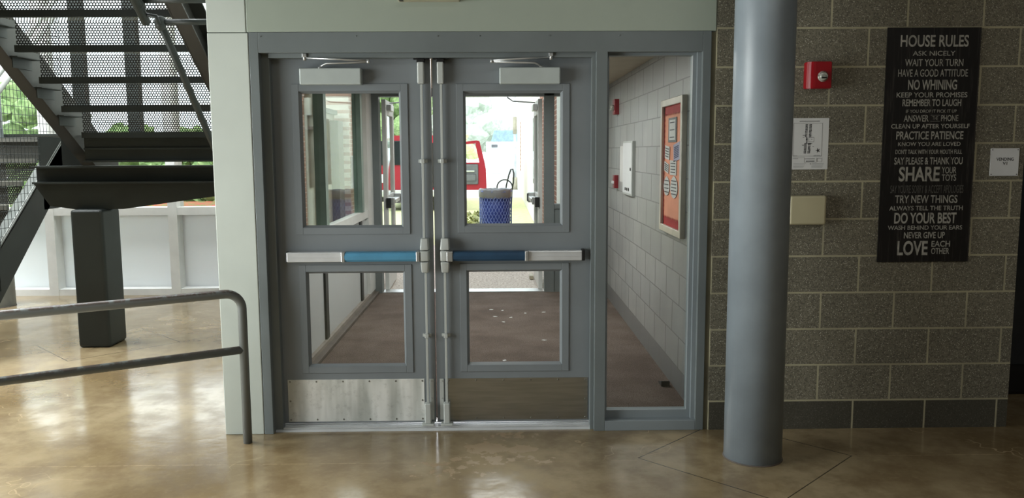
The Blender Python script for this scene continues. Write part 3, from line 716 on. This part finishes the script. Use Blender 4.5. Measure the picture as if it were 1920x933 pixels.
t = thing('emergency_fitting', 'cream fitting on the header above the doors, only its lower edge showing', 'fitting', (-.36, 0, 2.33))
obj('housing', box(-.523, -.199, -.06, .002, 2.333, 2.55, bev=.006), M['cream'], t)
obj('end_lug', box(-.515, -.49, -.064, -.02, 2.3325, 2.40, bev=.003), M['dark_wall'], t)

# dark drinks machine in the corridor
t = thing('vending_machine', 'black machine barely seen in the dark corridor beyond the block wall', 'vending machine', (3.35, .9, 0))
obj('cabinet', box(2.95, 3.8, .6, 1.35, 0, 1.83, bev=.02), M['black'], t)
obj('front_panel', box(2.98, 3.55, .585, .6, .2, 1.75, bev=.005), M['van_dark'], t)
obj('coin_panel', box(3.6, 3.75, .58, .6, .9, 1.4, bev=.004), M['dark_steel'], t)

# ================================================================== VESTIBULE THINGS (right wall x = 1.14)
WX = 1.14
t = thing('fire_alarm', 'red horn strobe high on the vestibule block wall', 'alarm', (WX, 3.5, 1.9))
obj('housing', box(WX - .045, WX + .002, 3.44, 3.57, 1.9, 2.045, bev=.005), M['red_dark'], t)
obj('strobe_lens', box(WX - .075, WX - .044, 3.46, 3.54, 1.935, 1.99, bev=.008), M['clear_lens'], t)
t = thing('pull_station', 'red fire alarm pull station low on the vestibule block wall', 'alarm', (WX, 3.5, 1.2))
obj('housing', box(WX - .04, WX + .002, 3.44, 3.55, 1.2, 1.325, bev=.004), M['red_dark'], t)
obj('pull_handle', box(WX - .055, WX - .039, 3.45, 3.54, 1.245, 1.27, bev=.003), M['white'], t)
t = thing('alarm_panel', 'white metal cabinet with three key locks on the vestibule wall', 'cabinet', (WX, 2.73, 1.174))
obj('cabinet', box(WX - .027, WX + .002, 2.47, 2.99, 1.174, 1.638, bev=.003), M['alu_dull'], t)
obj('cover', box(WX - .030, WX - .026, 2.49, 2.97, 1.19, 1.622, bev=.0015, seg=1), M['white'], t)
for y, z in ((2.62, 1.225), (2.71, 1.225), (2.8, 1.225), (2.53, 1.40)):
    bm = bmesh.new(); tube(bm, [(WX - .029, y, z), (WX - .036, y, z)], .014, 10); obj('key_lock', bm, M['black'], t)
tag(obj('wall_notice', box(WX - .002, WX, 3.04, 3.34, 1.27, 1.6), M['paper']), 'pale paper notice left of the white cabinet in the vestibule', 'notice')
# bulletin board
B0, B1, BZ0, BZ1 = 1.235, .575, 1.013, 1.89
t = thing('bulletin_board', 'salmon bulletin board with red scalloped border on the vestibule wall', 'bulletin board', (WX, .905, BZ0))
bm = bmesh.new(); m = .045
for q in ((B1, B1 + m, BZ0, BZ1), (B0 - m, B0, BZ0, BZ1), (B1 + m, B0 - m, BZ0, BZ0 + m), (B1 + m, B0 - m, BZ1 - m, BZ1)): bx(bm, WX - .034, WX, q[0], q[1], q[2], q[3], bev=.003, seg=1)
obj('frame', bm, M['bronze'], t)
obj('backing', box(WX - .014, WX, B1 + m, B0 - m, BZ0 + m, BZ1 - m), M['peach'], t)
bm = bmesh.new(); a, b, c, d = B1 + m, B0 - m, BZ0 + m, BZ1 - m
n = 14
def scal(p, q, inn, axis):
    # zig-zag strip
    for i in range(n):
        u0 = p + (q - p) * i / n; u1 = p + (q - p) * (i + 1) / n; um = (u0 + u1) / 2
        if axis == 'H': fz, tz, pz = inn; quad(bm, (WX - .016, u0, fz), (WX - .016, u1, fz), (WX - .016, u1, tz), (WX - .016, u0, tz)); bm.faces.new([bm.verts.new(v) for v in ((WX - .016, u0, tz), (WX - .016, u1, tz), (WX - .016, um, pz))])
        else: fz, tz, pz = inn; quad(bm, (WX - .016, fz, u0), (WX - .016, fz, u1), (WX - .016, tz, u1), (WX - .016, tz, u0)); bm.faces.new([bm.verts.new(v) for v in ((WX - .016, tz, u0), (WX - .016, tz, u1), (WX - .016, pz, um))])
scal(a, b, (d, d - .045, d - .065), 'H'); scal(a, b, (c, c + .045, c + .065), 'H')
n = 22; scal(c, d, (a, a + .012, a + .03), 'V'); scal(c, d, (b, b - .012, b - .03), 'V')
obj('border_trim', bm, M['red_trim'], t)
def pinned(u0, u1, v0, v1, mat, label, shape='rect', lines=4, ink='ink_grey', rot=0., inset=None):
    ya, yb = b + (a - b) * u0, b + (a - b) * u1; za, zb_ = d - (d - c) * v1, d - (d - c) * v0
    cy, cz, hw, hh = (ya + yb) / 2, (za + zb_) / 2, abs(ya - yb) / 2, (zb_ - za) / 2
    if shape == 'rect': pts = [(-hw, -hh), (hw, -hh), (hw, hh), (-hw, hh)]
    elif shape == 'apple': pts = [(hw * math.cos(k * PI / 10) * (1 + .05 * math.cos(3 * k)), hh * math.sin(k * PI / 10) * (1.06 if k == 5 else .98)) for k in range(20)]
    def rt(p): return (cy + p[0] * math.cos(rot) - p[1] * math.sin(rot), cz + p[0] * math.sin(rot) + p[1] * math.cos(rot))
    bm_ = bmesh.new(); prism(bm_, [rt(p) for p in pts], 'X', WX - .019, WX - .017)
    root = thing('pinned_paper', label, 'paper', (WX - .017, cy, za), 'papers pinned on the bulletin board')
    obj('sheet', bm_, M[mat], root)
    bm_ = bmesh.new()
    if inset:
        prism(bm_, [rt((p[0] * .72, p[1] * .82)) for p in pts], 'X', WX - .0200, WX - .019); obj('inset_sheet', bm_, M[inset], root); bm_ = bmesh.new()
    for i in range(lines):
        zz = hh * (.6 - 1.2 * i / max(1, lines - 1)); ww = hw * (.55 if inset else .68)
        prism(bm_, [rt(p) for p in ((-ww, zz - .003), (ww, zz - .003), (ww, zz + .003), (-ww, zz + .003))], 'X', WX - .0212, WX - .0188 if not inset else WX - .02)
    obj('printed_lines', bm_, M[ink], root)
pinned(.26, .70, .10, .30, 'grey_paper', 'grey card with a white inner sheet at the top of the bulletin board', lines=3, inset='paper')
pinned(.08, .34, .33, .44, 'paper', 'white sheet pinned just below the grey card at left', lines=4, rot=.08)
pinned(.56, .88, .31, .45, 'lavender', 'tilted lavender sheet with dark stripes on the bulletin board', lines=7, ink='ink_blue', rot=-.12)
pinned(.05, .30, .47, .55, 'paper', 'small curled white sheet at the left edge of the bulletin board', lines=4, rot=.15)
pinned(.38, .72, .45, .57, 'paper', 'square white sheet in the middle of the bulletin board', lines=4)
pinned(.04, .37, .59, .75, 'paper', 'left one of two rounded paper cutouts on the bulletin board', 'apple', 4)
pinned(.42, .80, .58, .76, 'paper', 'right one of two rounded paper cutouts on the bulletin board', 'apple', 5)
tag(obj('door_wedge', (lambda q: (prism(q, [(.83, .008), (.93, .008), (.93, .018), (.83, .045)], 'X', 1.06, 1.115), q)[1])(bmesh.new()), M['dark_wall']), 'small dark wedge on the vestibule mat against the block wall', 'door wedge')
# bits of paper on the mat
spots = [(-.09, 3.55), (.02, 3.5), (-.05, 3.2), (.10, 3.15), (.03, 2.95), (.42, 3.4), (.24, 3.35), (.36, 2.2), (.03, 1.55), (-.06, 1.3), (.37, 1.2), (-.52, 1.45), (.62, 3.0)]
bm = bmesh.new(); prism(bm, [(-.02, -.008), (.012, -.012), (.022, .004), (-.005, .012)], 'Z', 0, .003); me0 = None
sc0 = obj('paper_scrap', bm, M['paper'])
tag(sc0, 'tiny white paper scrap lying on the brown vestibule mat', 'litter', 'paper scraps on the vestibule mat')
for i, (x, y) in enumerate(spots):
    o = sc0 if i == 0 else sc0.copy()
    if i: C.objects.link(o)
    o.location = (x, y, .0081); o.rotation_euler = (0, 0, i * 1.3)

# exterior storefront and open outer doors
EY = 4.62
bm = bmesh.new()
bx(bm, -1.45, -1.30, EY - .06, EY + .08, 0, 2.235, bev=.003); bx(bm, .49, .60, EY - .06, EY + .08, 0, 2.235, bev=.003); bx(bm, -1.30, 1.14, EY - .06, EY + .08, 2.15, 2.235, bev=.003)
bx(bm, .60, 1.14, EY - .04, EY + .06, 0, .93, bev=.003); bx(bm, .60, 1.14, EY - .05, EY + .07, .93, .98); bx(bm, 1.08, 1.14, EY - .05, EY + .07, .98, 2.15)
w = struct('window_2', bm, M['frame'], 'grey outer door frame with side window at the far end of the vestibule', 'window')
obj('pane', box(.60, 1.08, EY - .003, EY + .003, .98, 2.15), M['glass'], w)
obj('recess_panel', box(.68, 1.06, EY - .046, EY - .039, .3, .78, bev=.002), M['dark_steel'], w)
struct('threshold_strip', box(-1.30, .49, EY - .06, EY + .14, 0, .018), M['alu'], 'pale metal threshold under the outer doors', 'threshold')
def outer_leaf(n, hx, sgn, ang, label, mat):
    root = thing('door_%d' % n, label, 'door', (hx, EY + .09, .0), None, 'structure')
    L, zt_, w_ = .89, 2.13, .045
    def P(bm, u0, u1, v0, v1, z0, z1, **k): bx(bm, u0, u1, v0, v1, z0, z1, **k)
    bm = bmesh.new()   # built along +Y from the hinge
    x, y0 = hx, EY + .09
    for q in ((0, .13, .02, zt_), (L - .13, L, .02, zt_), (.13, L - .13, .02, .3), (.13, L - .13, .95, 1.08), (.13, L - .13, zt_ - .16, zt_)):
        bx(bm, x - w_ / 2, x + w_ / 2, y0 + q[0], y0 + q[1], q[2], q[3], bev=.002, seg=1)
    obj('leaf_frame', bm, mat, root)
    obj('pane', box(x - .003, x + .003, y0 + .13, y0 + L - .13, 1.08, zt_ - .16), M['glass'], root)
    obj('pane', box(x - .003, x + .003, y0 + .13, y0 + L - .13, .3, .95), M['glass'], root)
    bm = bmesh.new(); s = sgn
    bx(bm, x + s * .03, x + s * .10, y0 + .12, y0 + .80, .985, 1.03, bev=.006); bx(bm, x + s * .02, x + s * .105, y0 + .70, y0 + .83, .95, 1.07, bev=.01); bx(bm, x + s * .02, x + s * .09, y0 + .05, y0 + .14, .965, 1.05, bev=.008)
    e = obj('push_bar', bm, M['alu'], root)
    bm = bmesh.new(); bx(bm, x + s * .105, x + s * .112, y0 + .70, y0 + .82, .965, 1.055); bx(bm, x + s * .01, x + s * .06, y0 - .02, y0 + .02, .94, 1.05); obj('bar_cap', bm, M['black'], e)
    bm = bmesh.new(); bx(bm, x + s * .025, x + s * .075, y0 + .1, y0 + .4, zt_ - .12, zt_ - .05, bev=.006); cl = obj('door_closer', bm, M['alu'], root)
    bm = bmesh.new(); tube(bm, [(x + s * .05, y0 + .2, zt_ - .03), (x + s * .30, y0 + .1, zt_ - .02), (x + s * .36, y0 - .05, zt_ + .01)], .008, 8); obj('closer_arm', bm, M['alu'], cl)
    root.rotation_euler = (0, 0, ang)
outer_leaf(3, -1.265, 1, .03, 'left outer door standing open against the court', M['white_metal'])
outer_leaf(4, .455, -1, .015, 'right outer door standing open toward the lawn', M['white_metal'])
tag(obj('door_stop_block', box(.36, .41, 5.5, 5.7, 0.0, .05, bev=.01), M['cream']), 'small brown block holding the right outer door', 'door stop')

# ================================================================== OUTDOORS
tag(obj('pavement', box(-30, 30, 4.75, 9.4, -.2, -.002), M['pave']), 'pebbled concrete paving outside the doors', 'paving', None, 'structure')
tag(obj('lawn', box(-40, 40, 9.4, 24, -.2, -.006), M['grass']), 'sunlit grass strip beyond the paving', 'lawn', None, 'structure')
tag(obj('car_park', box(-120, 120, 24, 160, -.2, -.008), M['lot']), 'bright pale car park beyond the lawn', 'car park', None, 'structure')

# trash bin
t = thing('trash_bin', 'blue steel mesh trash bin with grey liner on the paving outside', 'trash bin', (-.07, 10.2, 0))
bm = bmesh.new(); lathe(bm, -.07, 10.2, [(.20, .03), (.25, .25), (.262, .84)], 32); obj('inner_barrel', bm, M['barrel'], t)
bm = bmesh.new(); nh = 30; R0 = .285
for k in range(nh):
    for s in (1, -1):
        pts = [(-.07 + R0 * math.cos(2 * PI * k / nh + s * 1.5 * j / 12), 10.2 + R0 * math.sin(2 * PI * k / nh + s * 1.5 * j / 12), .02 + .83 * j / 12) for j in range(13)]
        tube(bm, pts, .006, 3, False)
obj('mesh_body', bm, M['bin_mesh'], t)
bm = bmesh.new(); lathe(bm, -.07, 10.2, [(.272, .74), (.296, .77), (.30, .88), (.29, .905), (.26, .90), (.25, .80)], 32, False)
for v in bm.verts: v.co.x += .008 * math.sin(v.co.y * 90 + v.co.z * 60); v.co.z += .008 * math.sin(v.co.x * 70)
obj('bin_liner', bm, M['liner'], t)
for z in (0, .85): bm = bmesh.new(); lathe(bm, -.07, 10.2, [(.283, z), (.298, z), (.298, z + .03), (.283, z + .03)], 32, False); obj('rim', bm, M['bin_mesh'], t)
# bent wire loops
t = thing('hose_loop', 'dark bent hose loop standing on the lawn behind the bin', 'hose', (.2, 19.0, 0))
bm = bmesh.new(); pts = [(.13, 19, 0), (.16, 19, .35), (.20, 19, .62), (.27, 19, .9), (.33, 19, 1.06), (.38, 19, 1.07), (.41, 19, .95), (.40, 19, .7), (.36, 19, .5), (.33, 19, 0)]
tube(bm, pts, .022, 8); obj('hose', bm, M['dark_steel'], t)
bm = bmesh.new(); tube(bm, arc((.15, 19, .55), .22, -.3, PI + .5, (1, 0, 0), (0, .2, 1), 14) , .02, 8); tube(bm, [(-.07, 18.98, .45), (-.07, 18.98, 0)], .02, 8); obj('coil', bm, M['dark_steel'], t)

# red van with open rear door
t = thing('red_van', 'red van parked on the far side of the lawn with a rear door open', 'van', (-2.2, 22, 0))
VY = 17.6; vx0, vx1 = -3.2, -1.22
bm = bmesh.new(); b2 = [(vx0, .55), (vx0 - .02, 1.1), (vx0 + .12, 1.85), (vx0 + .3, 2.0), (vx1 - .3, 2.0), (vx1 - .12, 1.85), (vx1 + .02, 1.1), (vx1, .55)]
prism(bm, b2, 'Y', VY + .05, VY + 5.0); body = obj('body', bm, M['van_red'], t)
bm = bmesh.new(); bx(bm, vx0 + .04, vx0 + .95, VY + .02, VY + .055, 1.22, 1.86, bev=.01); obj('rear_window', bm, M['van_dark'], body)
bm = bmesh.new(); bx(bm, vx0 + 1.02, vx1 - .12, VY + .03, VY + .055, .62, 1.8); obj('load_bay_shade', bm, M['black'], body)  # black plate: shade inside the open load bay put into colour
for x in (vx0 + .02, vx1 - .12): obj('tail_lamp', box(x, x + .1, VY, VY + .06, .75, .98, bev=.01), M['white'], body)
bm = bmesh.new(); bx(bm, vx0 - .03, vx1 + .03, VY - .12, VY + .06, .38, .56, bev=.03); obj('bumper', bm, M['alu_dull'], t)
bm = bmesh.new(); bx(bm, vx0 + .03, vx1 - .03, VY, VY + 4.9, .25, .56); obj('underbody', bm, M['black'], t)
for x in (vx0 + .03, vx1 - .25):
    for y in (VY + .9, VY + 3.9):
        bm = bmesh.new(); tube(bm, [(x, y, .33), (x + .22, y, .33)], .33, 24); wh = obj('wheel', bm, M['tyre'], t)
        bm = bmesh.new(); tube(bm, [(x - .004, y, .33), (x + .224, y, .33)], .19, 16); obj('hub', bm, M['alu'], wh)
# open rear door seen from inside
dx0, dx1, dz0, dz1 = -1.21, -.36, .55, 1.86
bm = bmesh.new(); outer = [(dx0, dz0), (dx1 + .02, dz0), (dx1, 1.1), (dx1 - .16, dz1 - .02), (dx1 - .24, dz1), (dx0, dz1 - .06)]
wi = [(dx0, 1.28), (dx1 - .17, 1.28), (dx1 - .27, 1.76), (dx0, 1.72)]
prism(bm, [(dx0, dz0), (dx1 + .02, dz0), (dx1, 1.1), (dx1 - .03, 1.28), (dx0, 1.28)], 'Y', VY - .03, VY + .03)
prism(bm, [(dx1 - .17, 1.28), (dx1 - .03, 1.28), (dx1 - .16, dz1 - .02), (dx1 - .24, dz1), (dx1 - .27, 1.76)], 'Y', VY - .03, VY + .03)
prism(bm, [(dx0, 1.74), (dx1 - .27, 1.78), (dx1 - .24, dz1), (dx0, 1.80)], 'Y', VY - .03, VY + .03)
vd = obj('rear_door', bm, M['van_red'], t, 'open red rear door with grey inner lining')
bm = bmesh.new(); bx(bm, dx0 + .02, dx1 - .20, VY - .06, VY - .028, .70, 1.24, bev=.03, seg=3); bx(bm, dx0 + .06, dx1 - .26, VY - .075, VY - .05, .78, .98, bev=.03); obj('door_lining', bm, M['van_grey'], vd)
bm = bmesh.new(); bx(bm, dx0 + .1, dx1 - .3, VY - .082, VY - .06, 1.03, 1.07, bev=.01); obj('grab_bar', bm, M['alu_dull'], vd)

# brick building right of the doors
t = thing('brick_building', 'brick building wall with white pier and glare-whitened far part running away to the right outside', 'building', (1.0, 15, 0))
BX = .76
obj('brick_wall', box(BX, BX + .3, 6.5, 11.0, 0, 4), M['brick'], t)
obj('white_pier', box(BX, BX + .3, 4.8, 6.5, 0, 4), M['white_glare_wall'], t)
obj('white_glare_wall', box(BX, BX + .3, 11.0, 30, 0, 4), M['white_glare_wall'], t)  # far brick drawn white, its overexposure put into the colour
f = obj('window_frame', box(BX - .03, BX + .01, 5.0, 5.5, .9, 2.0, bev=.005), M['white_metal'], t); obj('pane', box(BX - .035, BX - .028, 5.06, 5.44, .95, 1.95), M['van_dark'], f)
f = obj('window_frame', box(BX - .05, BX + .01, 11.2, 13.0, .9, 2.25, bev=.005), M['dark_steel'], t); obj('pane', box(BX - .055, BX - .048, 11.3, 12.9, 1.0, 2.15), M['glass_green'], f)
obj('corner_bricks', box(BX - .02, BX + .1, 24.5, 25.3, .9, 2.6), M['brick_pale'], t)
t = thing('downspout', 'thin white downspout at the end of the glare-whitened wall outside', 'pipe', (.62, 30.1, 0))
bm = bmesh.new(); tube(bm, [(.66, 30.1, .15), (.66, 30.1, 4)], .06, 10); obj('pipe', bm, M['far_grey'], t)
bm = bmesh.new(); tube(bm, [(.66, 30.1, 0), (.66, 30.1, .5)], .14, 10); tube(bm, [(.66, 30.1, 2.3), (.66, 30.1, 3.0)], .09, 10); obj('pipe_boot', bm, M['cream'], t)
# brick wings on the left, beside the court
t = thing('brick_wing', 'near sunlit brick wing seen through the left vestibule glass', 'building', (-2.8, 6.2, 0))
obj('brick_wall', box(-3.0, -2.6, 4.95, 7.4, 0, 4.2), M['brick_pale'], t); obj('coping', box(-3.05, -2.57, 4.9, 7.45, 4.2, 4.3), M['white_glare_wall'], t)
t = thing('drain_pipe', 'thick cream drain pipe on the near brick wing', 'pipe', (-2.53, 6.6, 0))
bm = bmesh.new(); tube(bm, [(-2.505, 6.62, 0), (-2.505, 6.62, 2.1)], .075, 16); tube(bm, [(-2.505, 6.62, 2.05), (-2.505, 6.62, 2.2), (-2.505, 6.62, 2.4), (-2.505, 6.62, 3.5)], [.09, .09, .04, .04], 16); obj('pipe', bm, M['cream'], t)
bm = bmesh.new(); bx(bm, -2.597, -2.42, 6.52, 6.72, 1.86, 1.90); obj('pipe_clamp', bm, M['alu'], t)
t = thing('low_outbuilding', 'low outbuilding between the two brick wings with dark end', 'building', (-2.7, 8.2, 0))
obj('wall', box(-3.0, -2.62, 7.7, 8.85, 0, 2.15), M['cream'], t); obj('roof_slab', box(-3.1, -2.58, 7.6, 8.9, 2.15, 2.22), M['ceil_dark'], t); obj('end_wall', box(-2.62, -2.5, 8.5, 8.9, 0, 2.05), M['bark'], t)
t = thing('brick_wing', 'far sunlit brick wing seen through the left vestibule glass', 'building', (-2.5, 10, 0))
obj('brick_wall', box(-2.9, -2.42, 9.0, 11.2, 0, 3.6), M['brick_pale'], t); obj('coping', box(-2.95, -2.39, 8.95, 11.25, 3.6, 3.7), M['white_glare_wall'], t)
t = thing('utility_box', 'white utility box on the far brick wing', 'box', (-2.4, 9.3, 1.0))
obj('housing', box(-2.415, -2.22, 9.05, 9.5, 1.05, 1.5, bev=.01), M['white'], t); obj('vent_grille', box(-2.225, -2.212, 9.1, 9.45, 1.2, 1.42), M['grey_paper'], t); obj('shelf', box(-2.415, -2.18, 9.0, 9.6, .98, 1.05), M['white'], t)

# trees, shrubs, far buildings
def tree(x, y, h, rx, mat, label, seed, trunk=True):
    rg = random.Random(seed)
    t = thing('tree', label, 'tree', (x, y, 0), 'hazy trees beyond the car park')
    bm = bmesh.new()
    for k in range(26):
        a = rg.random() * 2 * PI; q = rg.random() ** .5; zz = h * (.32 + .6 * rg.random()); sh = 1 - abs(zz / h - .55) * 1.1
        m = Matrix.Translation((x + rx * q * sh * math.cos(a), y + rx * q * sh * math.sin(a), zz)) @ Matrix.Diagonal((1, 1, .8, 1))
        bmesh.ops.create_icosphere(bm, subdivisions=2, radius=rx * (.24 + .2 * rg.random()), matrix=m)
    for v in bm.verts: v.co += Vector((rg.uniform(-1, 1), rg.uniform(-1, 1), rg.uniform(-1, 1))) * rx * .07
    obj('crown', bm, M[mat], t)
    bm = bmesh.new(); tube(bm, [(x, y, 0), (x + .1, y, h * .6)], [h * .035, h * .018], 8); obj('trunk', bm, M['bark'], t)
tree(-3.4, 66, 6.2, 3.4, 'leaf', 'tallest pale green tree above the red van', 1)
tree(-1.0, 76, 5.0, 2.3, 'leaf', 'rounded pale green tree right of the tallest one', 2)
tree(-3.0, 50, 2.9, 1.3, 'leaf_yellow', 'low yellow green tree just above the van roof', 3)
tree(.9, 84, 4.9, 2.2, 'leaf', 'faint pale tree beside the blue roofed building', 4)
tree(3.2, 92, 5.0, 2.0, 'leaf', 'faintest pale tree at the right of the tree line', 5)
tree(-12.5, 66, 7.5, 4.2, 'leaf_green', 'green tree seen through the gap beside the left outer door', 6)
tree(-7.2, 52, 6.5, 3.0, 'leaf_green', 'bushy green tree behind the left part of the van', 7)
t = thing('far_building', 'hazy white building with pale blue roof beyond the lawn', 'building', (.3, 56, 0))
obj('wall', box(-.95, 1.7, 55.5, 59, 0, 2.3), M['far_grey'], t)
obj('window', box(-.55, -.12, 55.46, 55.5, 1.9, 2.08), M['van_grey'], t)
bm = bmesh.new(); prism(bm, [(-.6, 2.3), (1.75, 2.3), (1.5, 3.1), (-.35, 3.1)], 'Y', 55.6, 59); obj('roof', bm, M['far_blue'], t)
bm = bmesh.new(); rg = random.Random(9)
def shrub(x, y, h, w, mat, label, n=40, group=None):
    rg = random.Random(int(x * 31 + y * 7)); t = thing('shrub', label, 'shrub', (x, y, 0), group)
    bm = bmesh.new()
    for k in range(n):
        a = rg.random() * 2 * PI; q = rg.random() ** .5
        bmesh.ops.create_icosphere(bm, subdivisions=2, radius=.18 * w * (.6 + .7 * rg.random()), matrix=Matrix.Translation((x + w * q * math.cos(a), y + .5 * w * q * math.sin(a), h * (.15 + .75 * rg.random()))))
    for v in bm.verts: v.co += Vector((rg.uniform(-1, 1), rg.uniform(-1, 1), rg.uniform(-1, 1))) * .05
    obj('foliage', bm, M[mat], t)
    bm = bmesh.new(); tube(bm, [(x, y, 0), (x, y, h * .5)], .05, 6); obj('stem', bm, M['bark'], t)
shrub(-7.6, 9.0, 2.6, 1.1, 'leaf_green', 'green shrub outside behind the wire mesh stair guard')
shrub(-5.4, 8.6, 2.1, .9, 'leaf_green', 'middle green shrub outside the stair hall windows')
shrub(-4.3, 7.6, 1.7, .7, 'leaf_green', 'green shrub outside nearest the pilaster')
shrub(-9.4, 11.0, 3.0, 1.5, 'leaf_green', 'larger green shrub farthest left outside the stair hall')
tag(obj('flower_bed', box(-4.6, -3.2, 6.0, 7.0, -.002, .9, bev=.1), M['flower']), 'bed of red flowers outside the stair hall window', 'flowers', None, 'stuff')
shrub(-.50, 10.5, .5, .14, 'leaf_yellow', 'small weeds growing at the left foot of the trash bin', 26)

# ================================================================== LIGHT
w = bpy.data.worlds.new('overcast'); scene.world = w; w.use_nodes = True
nt = w.node_tree; bg = nt.nodes['Background']; bg.inputs[0].default_value = (.90, .95, 1.0, 1); bg.inputs[1].default_value = 3.2
def area(name, loc, rot, sx, sy, power, col=(1, 1, 1), spread=180):
    l = bpy.data.lights.new(name, 'AREA'); l.shape = 'RECTANGLE'; l.size = sx; l.size_y = sy; l.energy = power; l.color = col; l.spread = math.radians(spread)
    o = bpy.data.objects.new(name, l); C.objects.link(o); o.location = loc; o.rotation_euler = rot; return o
area('hall_window_light', (-3.9, -1.9, 1.35), (math.radians(90), 0, math.radians(-90)), 2.6, 2.2, 125, (.95, 1, .98), 125)
area('hall_fill_light', (2.0, -5.2, 4.25), (0, 0, 0), 4, 3, 78, (1, .97, .9))  # added fill for the block wall, no fixture seen
area('atrium_fill_light', (-5.4, 2.2, 6.45), (0, 0, 0), 6, 3.6, 2000, (.94, .98, 1))  # added fill to brighten stair hall floor and panels, no roof opening
area('vestibule_fill_light', (-.1, 2.6, 2.23), (0, 0, 0), .6, 2.4, 58, (1, .97, .93))  # added fill for the dark vestibule, no fixture seen
sun = bpy.data.lights.new('soft_sun', 'SUN'); sun.energy = 1.6; sun.angle = .6; sun.color = (1, .97, .92)
so = bpy.data.objects.new('soft_sun', sun); C.objects.link(so); so.rotation_euler = (math.radians(28), 0, 0)

# ================================================================== CAMERA
cam = bpy.data.cameras.new('camera'); cam.sensor_width = 36; cam.lens = 36 * 1.5424 * 1000 / 1920; cam.clip_end = 500; cam.clip_start = .05
co = bpy.data.objects.new('camera', cam); C.objects.link(co)
rt = Vector((.99986725, -.01546126, -.00514116)); up = Vector((.00691396, .11688922, .99312089)); fw = Vector((.01475396, .9930246, -.1169806))
mw = Matrix((rt, up, -fw)).transposed().to_4x4(); mw.translation = (0, -4.4438, 1.5506); co.matrix_world = mw
scene.camera = co
scene.view_settings.view_transform = 'Standard'; scene.view_settings.look = 'None'; scene.view_settings.exposure = 0
scene.cycles.transparent_max_bounces = 32; scene.cycles.max_bounces = 10; scene.cycles.diffuse_bounces = 5; scene.cycles.sample_clamp_indirect = 6
scene.cycles.use_denoising = True
